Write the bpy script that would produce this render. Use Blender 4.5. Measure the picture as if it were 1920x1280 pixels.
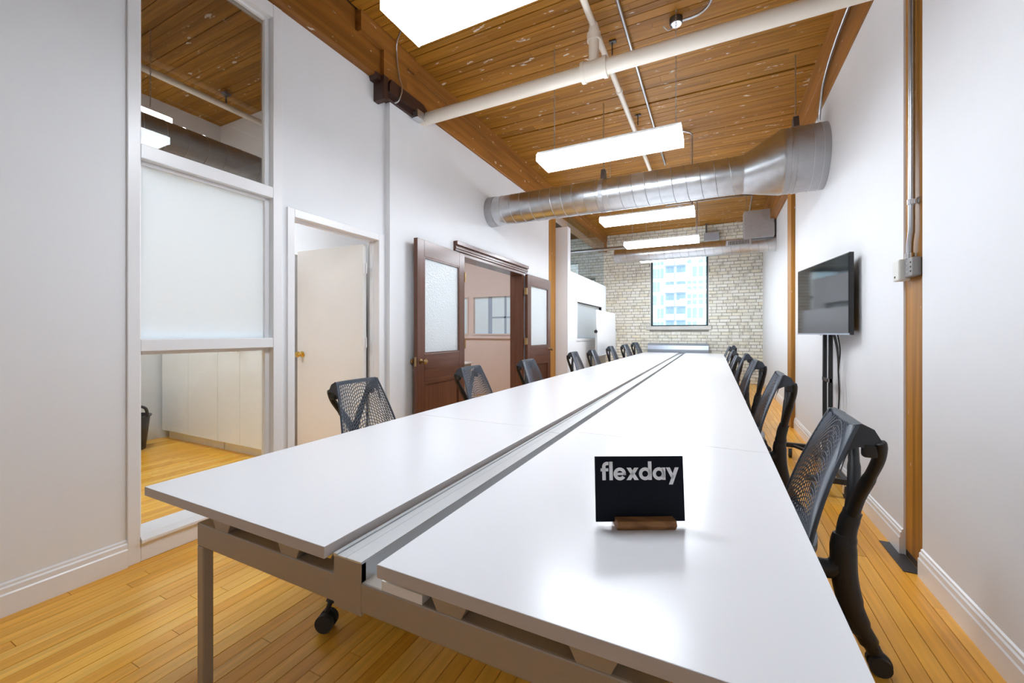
import bpy, bmesh, math, random
from mathutils import Vector, Matrix
random.seed(7)
for o in list(bpy.data.objects): bpy.data.objects.remove(o)
S = bpy.context.scene
COL = S.collection
PI = math.pi
# ------------------------------------------------------------------ camera, sky, exposure
cd = bpy.data.cameras.new('camera'); cam = bpy.data.objects.new('camera', cd); COL.objects.link(cam)
cd.sensor_fit = 'HORIZONTAL'; cd.sensor_width = 36.0; cd.lens = 36.0 * 765.0 / 1920.0
cd.shift_y = -15.0 / 1920.0; cd.clip_start = 0.02; cd.clip_end = 500
cam.location = (0, 0, 1.2); cam.rotation_euler = (PI / 2, 0, math.atan(379.0 / 765.0))
S.camera = cam
w = bpy.data.worlds.new('sky'); S.world = w; w.use_nodes = True
bg = w.node_tree.nodes['Background']; bg.inputs[0].default_value = (0.80, 0.90, 1.0, 1); bg.inputs[1].default_value = 2.5
vs = S.view_settings
S.display_settings.display_device = 'sRGB'
vs.view_transform = 'Standard'; vs.look = 'None'; vs.gamma = 1.0; vs.use_curve_mapping = False; vs.exposure = 0.13
S.cycles.use_denoising = True
S.cycles.use_light_tree = False; S.cycles.max_bounces = 6; S.cycles.diffuse_bounces = 4; S.cycles.glossy_bounces = 3; S.cycles.transparent_max_bounces = 8
S.cycles.caustics_reflective = False; S.cycles.caustics_refractive = False; S.cycles.use_adaptive_sampling = True; S.cycles.adaptive_threshold = 0.035
LAMP = 27.0          # radiance of the fluorescent diffusers

# ------------------------------------------------------------------ materials
def nt(name):
    m = bpy.data.materials.new(name); m.use_nodes = True
    n = m.node_tree.nodes; l = m.node_tree.links
    return m, n, l, n['Principled BSDF'], n['Material Output']
def c4(c): return (c[0], c[1], c[2], 1)
def plain(name, col, rough=.5, metal=0., spec=.5, bump=0., bscale=200., var=0.):
    m, n, l, p, o = nt(name)
    p.inputs['Base Color'].default_value = c4(col); p.inputs['Roughness'].default_value = rough
    p.inputs['Metallic'].default_value = metal; p.inputs['Specular IOR Level'].default_value = spec
    if bump or var:
        g = n.new('ShaderNodeNewGeometry'); t = n.new('ShaderNodeTexNoise'); t.inputs['Scale'].default_value = bscale
        t.inputs['Detail'].default_value = 3; l.new(g.outputs['Position'], t.inputs['Vector'])
        if bump:
            b = n.new('ShaderNodeBump'); b.inputs['Strength'].default_value = bump; b.inputs['Distance'].default_value = .002
            l.new(t.outputs['Fac'], b.inputs['Height']); l.new(b.outputs[0], p.inputs['Normal'])
        if var:
            t2 = n.new('ShaderNodeTexNoise'); t2.inputs['Scale'].default_value = 3.; t2.inputs['Detail'].default_value = 4
            l.new(g.outputs['Position'], t2.inputs['Vector'])
            r = n.new('ShaderNodeValToRGB'); l.new(t2.outputs['Fac'], r.inputs[0])
            r.color_ramp.elements[0].position = .3; r.color_ramp.elements[1].position = .7
            r.color_ramp.elements[0].color = c4([x * (1 - var) for x in col]); r.color_ramp.elements[1].color = c4(col)
            l.new(r.outputs[0], p.inputs['Base Color'])
    return m
def emit(name, col, s):
    m, n, l, p, o = nt(name); n.remove(p)
    e = n.new('ShaderNodeEmission'); e.inputs[0].default_value = c4(col); e.inputs[1].default_value = s
    l.new(e.outputs[0], o.inputs[0]); return m
def math_node(n, l, op, a, b=None):
    k = n.new('ShaderNodeMath'); k.operation = op
    for i, v in enumerate((a, b)):
        if v is None: continue
        if isinstance(v, (int, float)): k.inputs[i].default_value = v
        else: l.new(v, k.inputs[i])
    return k.outputs[0]
def rnd_socket(n, l):
    oi = n.new('ShaderNodeObjectInfo'); g = n.new('ShaderNodeNewGeometry')
    return math_node(n, l, 'FRACT', math_node(n, l, 'ADD', oi.outputs['Random'], g.outputs['Random Per Island'])), g
def wood(name, axis, cols, rough=.35, grain=1., specks=0., vary=.25, speckcol=(.75, .66, .55), freq=22., coat=0.):
    """pieces take one of cols by chance, with grain along an axis"""
    m, n, l, p, o = nt(name); r, g = rnd_socket(n, l)
    off = n.new('ShaderNodeCombineXYZ'); l.new(math_node(n, l, 'MULTIPLY', r, 37.), off.inputs[(axis + 1) % 3])
    l.new(math_node(n, l, 'MULTIPLY', r, 91.), off.inputs[axis])
    add = n.new('ShaderNodeVectorMath'); l.new(g.outputs['Position'], add.inputs[0]); l.new(off.outputs[0], add.inputs[1])
    mp = n.new('ShaderNodeMapping'); sc = [freq] * 3; sc[axis] = freq * .045; mp.inputs['Scale'].default_value = sc
    l.new(add.outputs[0], mp.inputs[0])
    t = n.new('ShaderNodeTexNoise'); t.inputs['Scale'].default_value = 1.; t.inputs['Detail'].default_value = 6; t.inputs['Distortion'].default_value = .6
    l.new(mp.outputs[0], t.inputs['Vector'])
    rp = n.new('ShaderNodeValToRGB'); rp.color_ramp.interpolation = 'LINEAR'
    while len(rp.color_ramp.elements) < len(cols): rp.color_ramp.elements.new(.5)
    for i, c in enumerate(cols):
        rp.color_ramp.elements[i].position = i / max(1, len(cols) - 1); rp.color_ramp.elements[i].color = c4(c)
    l.new(r, rp.inputs[0])
    gr = n.new('ShaderNodeValToRGB'); gr.color_ramp.elements[0].position = .32; gr.color_ramp.elements[1].position = .66
    d = 1 - .42 * grain
    gr.color_ramp.elements[0].color = (d, d * .96, d * .9, 1); gr.color_ramp.elements[1].color = (1.08, 1.06, 1.03, 1)
    l.new(t.outputs['Fac'], gr.inputs[0])
    mx = n.new('ShaderNodeMix'); mx.data_type = 'RGBA'; mx.blend_type = 'MULTIPLY'; mx.inputs[0].default_value = 1
    l.new(rp.outputs[0], mx.inputs[6]); l.new(gr.outputs[0], mx.inputs[7])
    out = mx.outputs[2]
    if specks:
        ms = n.new('ShaderNodeMapping'); s3 = [20.] * 3; s3[axis] = 7.; ms.inputs['Scale'].default_value = s3
        l.new(g.outputs['Position'], ms.inputs[0])
        v = n.new('ShaderNodeTexNoise'); v.inputs['Scale'].default_value = 1.; v.inputs['Detail'].default_value = 2.5; v.inputs['Roughness'].default_value = .6
        l.new(ms.outputs[0], v.inputs['Vector'])
        k = n.new('ShaderNodeMapRange'); k.inputs[1].default_value = .73 - .06 * specks; k.inputs[2].default_value = .77 - .06 * specks
        l.new(v.outputs['Fac'], k.inputs[0])
        m2 = n.new('ShaderNodeMix'); m2.data_type = 'RGBA'; l.new(k.outputs[0], m2.inputs[0]); l.new(out, m2.inputs[6]); m2.inputs[7].default_value = c4(speckcol)
        out = m2.outputs[2]
    l.new(out, p.inputs['Base Color']); p.inputs['Roughness'].default_value = rough; p.inputs['Specular IOR Level'].default_value = .3
    if coat: p.inputs['Coat Weight'].default_value = coat; p.inputs['Coat Roughness'].default_value = .2
    b = n.new('ShaderNodeBump'); b.inputs['Strength'].default_value = .12; b.inputs['Distance'].default_value = .003
    l.new(t.outputs['Fac'], b.inputs['Height']); l.new(b.outputs[0], p.inputs['Normal'])
    return m
def glass(name, tint=(1, 1, 1), refl=1.0):
    m, n, l, p, o = nt(name); n.remove(p)
    t = n.new('ShaderNodeBsdfTransparent'); t.inputs[0].default_value = c4(tint)
    gl = n.new('ShaderNodeBsdfGlossy'); gl.inputs['Roughness'].default_value = .01
    f = n.new('ShaderNodeFresnel'); f.inputs[0].default_value = 1.5
    mx = n.new('ShaderNodeMixShader'); g = n.new('ShaderNodeNewGeometry')   # the pane's far face only lets light out
    l.new(math_node(n, l, 'MULTIPLY', math_node(n, l, 'MULTIPLY', f.outputs[0], refl), math_node(n, l, 'SUBTRACT', 1., g.outputs['Backfacing'])), mx.inputs[0])
    l.new(t.outputs[0], mx.inputs[1]); l.new(gl.outputs[0], mx.inputs[2]); l.new(mx.outputs[0], o.inputs[0]); return m
def frosted(name, col, trans=.6, bump=0.):
    m, n, l, p, o = nt(name); n.remove(p)
    t = n.new('ShaderNodeBsdfTranslucent'); t.inputs[0].default_value = c4(col)
    d = n.new('ShaderNodeBsdfDiffuse'); d.inputs[0].default_value = c4(col)
    gl = n.new('ShaderNodeBsdfGlossy'); gl.inputs['Roughness'].default_value = .12
    a = n.new('ShaderNodeMixShader'); a.inputs[0].default_value = trans; l.new(d.outputs[0], a.inputs[1]); l.new(t.outputs[0], a.inputs[2])
    f = n.new('ShaderNodeFresnel'); f.inputs[0].default_value = 1.4
    b = n.new('ShaderNodeMixShader'); l.new(f.outputs[0], b.inputs[0]); l.new(a.outputs[0], b.inputs[1]); l.new(gl.outputs[0], b.inputs[2])
    if bump:
        g = n.new('ShaderNodeNewGeometry'); tx = n.new('ShaderNodeTexVoronoi'); tx.inputs['Scale'].default_value = 60
        l.new(g.outputs['Position'], tx.inputs['Vector']); bp = n.new('ShaderNodeBump'); bp.inputs['Strength'].default_value = bump
        bp.inputs['Distance'].default_value = .004; l.new(tx.outputs['Distance'], bp.inputs['Height'])
        for q in (d, t, gl): l.new(bp.outputs[0], q.inputs['Normal'])
    tr = n.new('ShaderNodeBsdfTransparent'); gg = n.new('ShaderNodeNewGeometry'); e = n.new('ShaderNodeMixShader')
    l.new(gg.outputs['Backfacing'], e.inputs[0]); l.new(b.outputs[0], e.inputs[1]); l.new(tr.outputs[0], e.inputs[2])
    l.new(e.outputs[0], o.inputs[0]); return m
def brickmat(name, cols, mortar=False):
    m, n, l, p, o = nt(name); r, g = rnd_socket(n, l)
    rp = n.new('ShaderNodeValToRGB')
    while len(rp.color_ramp.elements) < len(cols): rp.color_ramp.elements.new(.5)
    for i, c in enumerate(cols): rp.color_ramp.elements[i].position = i / (len(cols) - 1); rp.color_ramp.elements[i].color = c4(c)
    l.new(r, rp.inputs[0])
    t = n.new('ShaderNodeTexNoise'); t.inputs['Scale'].default_value = 9; t.inputs['Detail'].default_value = 6; l.new(g.outputs['Position'], t.inputs['Vector'])
    gr = n.new('ShaderNodeValToRGB'); gr.color_ramp.elements[0].position = .3; gr.color_ramp.elements[0].color = (.80, .79, .76, 1); gr.color_ramp.elements[1].position = .5; gr.color_ramp.elements[1].color = (1.05, 1.05, 1.05, 1)
    l.new(t.outputs['Fac'], gr.inputs[0])
    mx = n.new('ShaderNodeMix'); mx.data_type = 'RGBA'; mx.blend_type = 'MULTIPLY'; mx.inputs[0].default_value = 1
    l.new(rp.outputs[0], mx.inputs[6]); l.new(gr.outputs[0], mx.inputs[7]); l.new(mx.outputs[2], p.inputs['Base Color'])
    p.inputs['Roughness'].default_value = .85
    b = n.new('ShaderNodeBump'); b.inputs['Strength'].default_value = .5; b.inputs['Distance'].default_value = .01; l.new(t.outputs['Fac'], b.inputs['Height']); l.new(b.outputs[0], p.inputs['Normal'])
    return m
def galv(name, col=(.62, .64, .66), rough=.28):
    m, n, l, p, o = nt(name); p.inputs['Metallic'].default_value = 1.
    g = n.new('ShaderNodeNewGeometry'); t = n.new('ShaderNodeTexNoise'); t.inputs['Scale'].default_value = 14; t.inputs['Detail'].default_value = 5
    l.new(g.outputs['Position'], t.inputs['Vector'])
    r = n.new('ShaderNodeValToRGB'); r.color_ramp.elements[0].color = c4([x * .8 for x in col]); r.color_ramp.elements[1].color = c4([min(1, x * 1.15) for x in col])
    l.new(t.outputs['Fac'], r.inputs[0]); l.new(r.outputs[0], p.inputs['Base Color'])
    q = n.new('ShaderNodeMapRange'); q.inputs[3].default_value = rough * .8; q.inputs[4].default_value = rough * 1.5; l.new(t.outputs['Fac'], q.inputs[0]); l.new(q.outputs[0], p.inputs['Roughness'])
    return m
M = {
 'wall': plain('wall paint', (.845, .855, .875), .65, bump=.08, bscale=260, var=.02),
 'wall_room': plain('side room paint', (.76, .76, .76), .7, var=.03),
 'wall_warm_lit': plain('warm lit room paint', (.82, .68, .62), .7, var=.03),  # pinkish cast of the room's light put into the wall colour
 'trim': plain('white trim gloss', (.85, .85, .86), .3, bump=.03, bscale=120),
 'floor': wood('maple strip floor', 1, [(.76, .345, .028), (.90, .45, .050), (.95, .52, .078), (.84, .395, .038), (.97, .57, .11)], .28, .34, freq=42, coat=.1),
 'under': plain('dark joint', (.05, .03, .015), .9),
 'ceil': wood('pine decking', 0, [(.32, .135, .013), (.40, .175, .017), (.46, .21, .026), (.36, .15, .014)], .5, .75, specks=1., freq=30),
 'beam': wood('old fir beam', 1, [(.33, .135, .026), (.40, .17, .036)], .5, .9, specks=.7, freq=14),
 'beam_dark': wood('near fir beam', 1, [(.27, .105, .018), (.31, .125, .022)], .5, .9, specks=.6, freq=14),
 'post': wood('fir post', 2, [(.44, .19, .026), (.50, .23, .036)], .45, .9, specks=.3, freq=16),
 'brick': brickmat('buff brick', [(.79, .76, .64), (.84, .83, .74), (.87, .86, .80), (.78, .76, .67), (.83, .79, .64), (.83, .82, .76)]),
 'mortar': plain('mortar', (.42, .40, .35), .95, var=.3),
 'stone': plain('sill stone', (.68, .67, .63), .7, var=.1),
 'laminate': plain('white laminate', (.86, .855, .875), .22, bump=.02, bscale=500),
 'edge': plain('grey edge band', (.62, .57, .55), .5),
 'frame': plain('champagne powder coat', (.43, .38, .33), .42, metal=.35, bump=.05, bscale=700),
 'alu': plain('anodised aluminium', (.72, .74, .75), .38, metal=.75),
 'tray': plain('galvanised tray', (.55, .56, .58), .45, metal=.6),
 'black': plain('black plastic', (.018, .018, .02), .42, bump=.03, bscale=400),
 'mesh': plain('graphite elastomer', (.12, .14, .175), .27),
 'rail': plain('graphite shell', (.05, .062, .08), .35),
 'rubber': plain('rubber', (.03, .03, .032), .6),
 'chrome': plain('bright steel', (.7, .7, .72), .22, metal=1),
 'galv': galv('galvanised duct'),
 'galv_dull': galv('dull galvanised', (.50, .51, .53), .45),
 'pipe': plain('cream pipe paint', (.86, .80, .70), .4, bump=.05, bscale=40),
 'conduit': plain('steel conduit', (.55, .56, .58), .3, metal=.95),
 'darkmetal': plain('dark strap', (.13, .12, .12), .5, metal=.7),
 'iron': plain('painted cast iron', (.055, .022, .014), .45, var=.4),
 'walnut': wood('dark stained oak door', 2, [(.115, .042, .022), (.135, .050, .027)], .28, .6, freq=30, coat=.4),
 'walnut_h': wood('dark stained oak rail', 1, [(.115, .042, .022), (.135, .050, .027)], .28, .6, freq=30, coat=.4),
 'brass': plain('polished brass', (.80, .56, .16), .2, metal=1),
 'oldbrass': plain('aged brass', (.42, .28, .13), .32, metal=1),
 'door': plain('cream door paint', (.87, .865, .84), .3, var=.03),
 'glass': glass('clear glass', (.93, .96, .95)),
 'glass_blue': glass('tinted glass', (.84, .92, .97)),
 'glass_dim': glass('darkening tint glass', (.60, .575, .545)),  # tint put in to darken the storage room seen through it
 'frost': frosted('frosted film glass', (.86, .95, 1.0), .62),
 'pebble': frosted('pebbled glass', (.92, .97, .99), .4, bump=.9),
 'frost_blue': frosted('blue frosted glass', (.80, .92, 1.0), .75),
 'lamp': emit('lit diffuser', (.91, .985, 1.07), LAMP),
 'lampbody': plain('white lamp housing', (.85, .85, .85), .4),
 'screen': plain('tv screen', (.006, .006, .008), .06, spec=.6),
 'tvback': plain('tv shell', (.012, .012, .013), .35),
 'winframe': plain('dark green frame', (.018, .035, .032), .4),
 'slate': plain('black slate board', (.006, .008, .014), .5, spec=.12, bump=.1, bscale=600),
 'white': plain('white print', (.92, .92, .93), .5),
 'oak': wood('oak block', 0, [(.30, .14, .05), (.34, .16, .06)], .5, .9, freq=60),
 'cabinet': plain('white gloss cabinet', (.90, .90, .89), .12),
 'board': plain('whiteboard enamel', (.86, .86, .88), .12),
 'convector': plain('grey convector', (.42, .47, .55), .3, metal=.55),
 'slatefloor': plain('dark floor patch', (.07, .065, .07), .5, var=.6),
 'facade': plain('white facade', (.86, .87, .88), .7),
 'facglass': plain('facade glazing', (.38, .51, .67), .3),
 'balglass': plain('balcony glazing', (.60, .72, .78), .2),
 'barblue': plain('blue grey bar', (.42, .52, .66), .5),
 'boxgrey': plain('grey box', (.27, .26, .25), .5, metal=.2),
 'boxcream': plain('cream box', (.72, .71, .66), .5),
 'white_cable': plain('white cable', (.7, .66, .6), .5),
}

# ------------------------------------------------------------------ mesh builder
class MB:
    def __init__(s): s.v = []; s.f = []
    def add(s, vs, fs):
        b = len(s.v); s.v += [tuple(p) for p in vs]; s.f += [tuple(i + b for i in f) for f in fs]; return s
    def box(s, x0, x1, y0, y1, z0, z1):
        if x0 > x1: x0, x1 = x1, x0
        if y0 > y1: y0, y1 = y1, y0
        if z0 > z1: z0, z1 = z1, z0
        return s.add([(x0, y0, z0), (x1, y0, z0), (x1, y1, z0), (x0, y1, z0), (x0, y0, z1), (x1, y0, z1), (x1, y1, z1), (x0, y1, z1)],
                     [(0, 3, 2, 1), (4, 5, 6, 7), (0, 1, 5, 4), (1, 2, 6, 5), (2, 3, 7, 6), (3, 0, 4, 7)])
    def prism(s, poly, axis, a, b):
        """poly in the two other axes (in x,y,z order), extruded a..b along axis; convex or simple"""
        k = len(poly)
        def p(q, t):
            r = list(q); r.insert(axis, t); return r
        return s.add([p(q, a) for q in poly] + [p(q, b) for q in poly],
                     [tuple(range(k))[::-1], tuple(range(k, 2 * k))] + [(i, (i + 1) % k, (i + 1) % k + k, i + k) for i in range(k)])
    def tube(s, path, r, n=10, caps=True, squash=None):
        path = [Vector(p) for p in path]; N = len(path); rs = r if isinstance(r, (list, tuple)) else [r] * N
        t0 = (path[1] - path[0]).normalized(); up = Vector((0, 0, 1)) if abs(t0.z) < .9 else Vector((0, 1, 0))
        a = t0.cross(up).normalized(); vs = []; 
        for i in range(N):
            t = (path[min(i + 1, N - 1)] - path[max(i - 1, 0)])
            t = t.normalized() if t.length > 1e-9 else t0
            a = (a - t * a.dot(t)); a = a.normalized() if a.length > 1e-6 else t.orthogonal().normalized()
            b = t.cross(a)
            k = squash or (1, 1)
            for j in range(n):
                q = 2 * PI * (j + .5) / n; vs.append(path[i] + (a * math.cos(q) * k[0] + b * math.sin(q) * k[1]) * rs[i])
        fs = [(i * n + j, i * n + (j + 1) % n, (i + 1) * n + (j + 1) % n, (i + 1) * n + j) for i in range(N - 1) for j in range(n)]
        if caps: fs += [tuple(range(n))[::-1], tuple((N - 1) * n + j for j in range(n))]
        return s.add(vs, fs)
    def lathe(s, prof, c, axis=2, n=20):
        """prof = [(radius, t)] along the axis"""
        vs = []
        for r, t in prof:
            for j in range(n):
                q = 2 * PI * j / n; u, v = r * math.cos(q), r * math.sin(q)
                p = [0, 0, 0]; p[axis] = t; p[(axis + 1) % 3] = u; p[(axis + 2) % 3] = v
                vs.append((c[0] + p[0], c[1] + p[1], c[2] + p[2]))
        N = len(prof)
        fs = [(i * n + j, i * n + (j + 1) % n, (i + 1) * n + (j + 1) % n, (i + 1) * n + j) for i in range(N - 1) for j in range(n)]
        fs += [tuple(range(n))[::-1], tuple((N - 1) * n + j for j in range(n))]
        return s.add(vs, fs)
    def xf(s, m, start=0):
        for i in range(start, len(s.v)): s.v[i] = tuple(m @ Vector(s.v[i]))
        return s
    def build(s, name, mat, parent=None, smooth=False, bevel=0., local=False, seg=2):
        vs = s.v
        if parent is None:
            xs, ys, zs = zip(*vs); o = Vector(((min(xs) + max(xs)) / 2, (min(ys) + max(ys)) / 2, min(zs)))
        elif local: o = Vector((0, 0, 0))
        else:
            o = Vector((0, 0, 0)); q = parent
            while q: o += q.location; q = q.parent
        me = bpy.data.meshes.new(name); me.from_pydata([tuple(Vector(p) - o) for p in vs], [], s.f); me.update()
        bm = bmesh.new(); bm.from_mesh(me); bmesh.ops.recalc_face_normals(bm, faces=bm.faces); bm.to_mesh(me); bm.free()
        me.materials.append(M[mat])
        ob = bpy.data.objects.new(name, me); COL.objects.link(ob)
        if parent is None: ob.location = o
        else: ob.parent = parent
        if smooth:
            for p in me.polygons: p.use_smooth = True
            me.set_sharp_from_angle(angle=math.radians(40))
        if bevel:
            b = ob.modifiers.new('bevel', 'BEVEL'); b.width = bevel; b.segments = seg; b.limit_method = 'ANGLE'; b.angle_limit = math.radians(35)
        return ob
def B(*a): return MB().box(*a)
def T(*a, **k): return MB().tube(*a, **k)
def tag(o, label=None, cat=None, group=None, kind=None):
    if label: o['label'] = label
    if cat: o['category'] = cat
    if group: o['group'] = group
    if kind: o['kind'] = kind
    return o
def thing(name, label, cat, loc=(0, 0, 0), rz=0., group=None, kind=None):
    o = bpy.data.objects.new(name, None); COL.objects.link(o); o.location = loc; o.rotation_euler.z = rz; o.empty_display_size = .1
    return tag(o, label, cat, group, kind)
def struct(o, label, cat=None): return tag(o, label, cat, kind='structure')
def copy_tree(o, parent=None):
    c = o.copy(); COL.objects.link(c); c.parent = parent
    for ch in list(o.children): copy_tree(ch, c)
    return c
def catmull(pts, k=6):
    P = [Vector(p) for p in pts]; out = []
    for i in range(len(P) - 1):
        p0, p1, p2, p3 = P[max(i - 1, 0)], P[i], P[i + 1], P[min(i + 2, len(P) - 1)]
        for j in range(k):
            t = j / k
            out.append(.5 * ((2 * p1) + (-p0 + p2) * t + (2 * p0 - 5 * p1 + 4 * p2 - p3) * t * t + (-p0 + 3 * p1 - 3 * p2 + p3) * t ** 3))
    return out + [P[-1]]
UNIT = {}
def unit_piece(mat):
    if mat not in UNIT:
        me = bpy.data.meshes.new('piece_' + mat); me.from_pydata([(-.5, -.5, -.5), (.5, -.5, -.5), (.5, .5, -.5), (-.5, .5, -.5), (-.5, -.5, .5), (.5, -.5, .5), (.5, .5, .5), (-.5, .5, .5)], [],
            [(0, 3, 2, 1), (4, 5, 6, 7), (0, 1, 5, 4), (1, 2, 6, 5), (2, 3, 7, 6), (3, 0, 4, 7)]); me.materials.append(M[mat]); UNIT[mat] = me
    return UNIT[mat]
def piece(name, mat, parent, x0, x1, y0, y1, z0, z1):
    o = bpy.data.objects.new(name, unit_piece(mat)); COL.objects.link(o); o.parent = parent
    o.location = Vector(((x0 + x1) / 2, (y0 + y1) / 2, (z0 + z1) / 2)) - parent.location; o.scale = (x1 - x0, y1 - y0, z1 - z0); return o
CAMP = Vector((0, 0, 1.2))

# ------------------------------------------------------------------ floor
WL, WC, WR, WR2, YB, CZ = -2.71, -2.65, .92, 1.02, 11.18, 3.87
floor = struct(B(-7.4, 1.2, -3.1, YB + .4, -.12, -.016).build('floor', 'under'), 'honey maple strip floor running the length of the room')
pl = []
x = -2.83; PW = .0615
while x < 1.03:
    y = -3.0 + random.uniform(-1.2, 0)
    while y < YB:
        L = random.choice((.55, .8, 1.0, 1.3, 1.6, 1.9)) * random.uniform(.85, 1.15)
        y0, y1 = max(y, -3.), min(y + L, YB); y += L
        if y1 - y0 > .02: pl.append((x, min(x + PW - .0026, 1.03), y0, y1 - .0022, -.016, random.uniform(-.0009, 0)))
    x += PW
def floorscore(q):
    cx, cy = (q[0] + q[1]) / 2, (q[2] + q[3]) / 2
    f = -cx * .444 + cy * .896; r = cx * .896 + cy * .444
    if f < .7 or abs(r / f) > 1.45: return 1e6 + cy
    hid = -1.25 < cx < .12 and cy > 2.2
    return Vector((cx, cy, -1.2)).length + (20 if hid else 0)
pl.sort(key=floorscore)
for q in pl[:300]: piece('plank', 'floor', floor, *q)
mb = MB()
for q in pl[300:]: mb.box(*q)
x = -5.75
while x < -2.84:
    y = -1.6
    while y < YB:
        L = random.uniform(.5, 1.7); mb.box(x, x + PW - .0026, y, min(y + L, YB) - .0022, -.016, random.uniform(-.0009, 0)); y += L
    x += PW
tag(mb.build('plank_field', 'floor', floor), kind='stuff')

# ------------------------------------------------------------------ ceiling
ceil = struct(B(-7.4, 1.2, -3.1, YB + .4, CZ + .022, CZ + .3).build('ceiling', 'under'), 'timber deck ceiling of narrow orange pine boards')
y = 1.9; cl = []; widths = (.05, .06, .075, .095, .11)
while y < YB:
    if abs(y - 4.93) < .05: y = 4.975
    wd = random.choice(widths); x = -2.63 - random.uniform(0, 2.4); gap = random.choice((.003, .004, .005, .009))
    dz = random.uniform(0, .005)
    while x < WR2:
        L = random.uniform(1.5, 3.4)
        x0, x1 = max(x, -2.63), min(x + L, WR2); x += L
        if x1 - x0 > .05: cl.append((x0, x1 - .002, y, min(y + wd - gap, YB), CZ + dz, CZ + .022))
    y += wd
cl.sort(key=lambda q: abs((q[2] + q[3]) / 2 - 2.6) - .3 * (q[1] - q[0]))
for q in cl[:300]: piece('plank', 'ceil', ceil, *q)
mb = MB()
for q in cl[300:]: mb.box(*q)
y = -.2
while y < 3.05:
    wd = random.choice((.05, .07, .09)); mb.box(-5.72, -2.8, y, y + wd - random.choice((.002, .004)), CZ + random.uniform(0, .005), CZ + .022); y += wd
tag(mb.build('plank_field', 'ceil', ceil), kind='stuff')

# ------------------------------------------------------------------ left wall, glazed screen, doors
GY0, GY1 = 1.0, 1.84
mb = MB().box(WL - .12, WL, -3.0, GY0, 0, 3.46)
DY0, DY1, DZ = 1.93, 2.75, 2.035
mb.box(WL - .118, WL, GY1, DY0 - .03, 0, 3.46).box(WL - .118, WL, DY0 - .03, DY1 + .03, DZ + .03, 3.46).box(WL - .118, WL, DY1 + .03, 2.84, 0, 3.46)
mb.box(WL - .12, WL, -3.0, 2.84, 3.46, CZ + .02)
struct(mb.build('wall_left', 'wall'), 'white painted wall left of the table with glazed screen and white door', 'wall')
OY0, OY1, OZ = 4.0, 5.72, 2.14
mb = MB().box(WC - .18, WC, 2.84, OY0, 0, 3.42).box(WC - .18, WC, OY0, OY1, OZ, 3.42).box(WC - .18, WC, OY1, 6.83, 0, 3.42).box(WC - .18, WC - .01, 2.84, 6.83, 3.42, CZ + .02)
struct(mb.build('wall_left_stepped', 'wall'), 'white painted wall section around the dark double doors', 'wall')
# glazed screen frame
gs = thing('window_1', 'tall white framed interior screen with tinted, frosted and clear panes', None, (WL, 1.42, 0), kind='structure')
fx0, fx1 = WL - .12, WL + .012
gx = WL - .065
for (a, b, nm) in ((GY0, 1.055, 'stile'), (1.775, GY1, 'stile')): B(fx0, fx1, a, b, 0, 3.45).build(nm, 'trim', gs, bevel=.004)
for (a, b) in ((0, .12), (1.105, 1.17), (2.125, 2.2), (3.36, 3.45)): B(fx0, fx1 - .002, 1.055, 1.775, a, b).build('rail', 'trim', gs, bevel=.004)
MB().prism([(fx1 - .002, .10), (fx1 + .014, .10), (fx1 + .014, .115), (fx1 - .012, .14), (gx + .012, .175), (gx + .012, .12), (fx1 - .01, .12)], 1, 1.055, 1.775).build('sill', 'trim', gs)
for (a, b) in ((.12, 1.105), (1.17, 2.125), (2.2, 3.36)):
    st = MB()
    st.box(gx + .008, gx + .03, 1.055, 1.075, a, b).box(gx + .008, gx + .03, 1.745, 1.775, a, b).box(gx + .008, gx + .03, 1.075, 1.745, b - .02, b)
    st.build('glazing_bead', 'trim', gs, bevel=.003)
tag(B(gx - .004, gx + .004, 1.055, 1.775, .12, 1.105).build('pane', 'glass', gs), 'lower clear pane')
tag(B(gx - .004, gx + .004, 1.055, 1.775, 1.17, 2.125).build('pane', 'frost', gs), 'middle frosted pane')
tag(B(gx - .004, gx + .004, 1.055, 1.775, 2.2, 3.36).build('pane', 'glass_dim', gs), 'upper pane tinted to darken the room behind')
# white door with casing
ca = thing('trim_1', 'white painted casing around the white flush door', None, (WL, 2.34, 0), kind='structure')
B(WL - .12, WL + .018, DY0 - .055, DY0, 0, DZ + .06).build('casing_side', 'trim', ca, bevel=.004)
B(WL - .12, WL + .018, DY1, DY1 + .062, 0, DZ + .06).build('casing_side', 'trim', ca, bevel=.004)
B(WL - .12, WL + .018, DY0, DY1, DZ, DZ + .06).build('casing_head', 'trim', ca, bevel=.004)
B(WL - .085, WL - .05, DY1 - .012, DY1, 0, DZ).build('door_stop', 'trim', ca); B(WL - .085, WL - .05, DY0, DY1 - .012, DZ - .012, DZ).build('door_stop', 'trim', ca)
d1 = thing('door_1', 'white flush door standing open inward with polished brass knob', None, (WL - .075, DY1 - .03, 0), math.radians(3.), kind='structure')
B(-.86, -.03, -.04, 0, .012, 2.0).build('leaf', 'door', d1, local=True, bevel=.003)
for z in (.25, 1.12, 1.78):
    MB().box(-.04, .012, -.042, -.038, z - .045, z + .045).tube([(-.012, -.05, z - .045), (-.012, -.05, z + .045)], .007, 8).build('hinge', 'trim', d1, local=True)
kn = MB().lathe([(.0, 0), (.028, .0), (.030, .006), (.012, .012), (.011, .03), (.024, .04), (.029, .052), (.024, .064), (.0, .068)], (-.79, 0, 1.0), 1, 20)
kn.xf(Matrix.Translation((-.79, -.04, 1.0)) @ Matrix.Scale(-1, 4, (0, 1, 0)) @ Matrix.Translation((.79, 0, -1.0)))
tag(kn.build('door_knob', 'brass', d1, local=True, smooth=True), 'polished brass knob')
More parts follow.
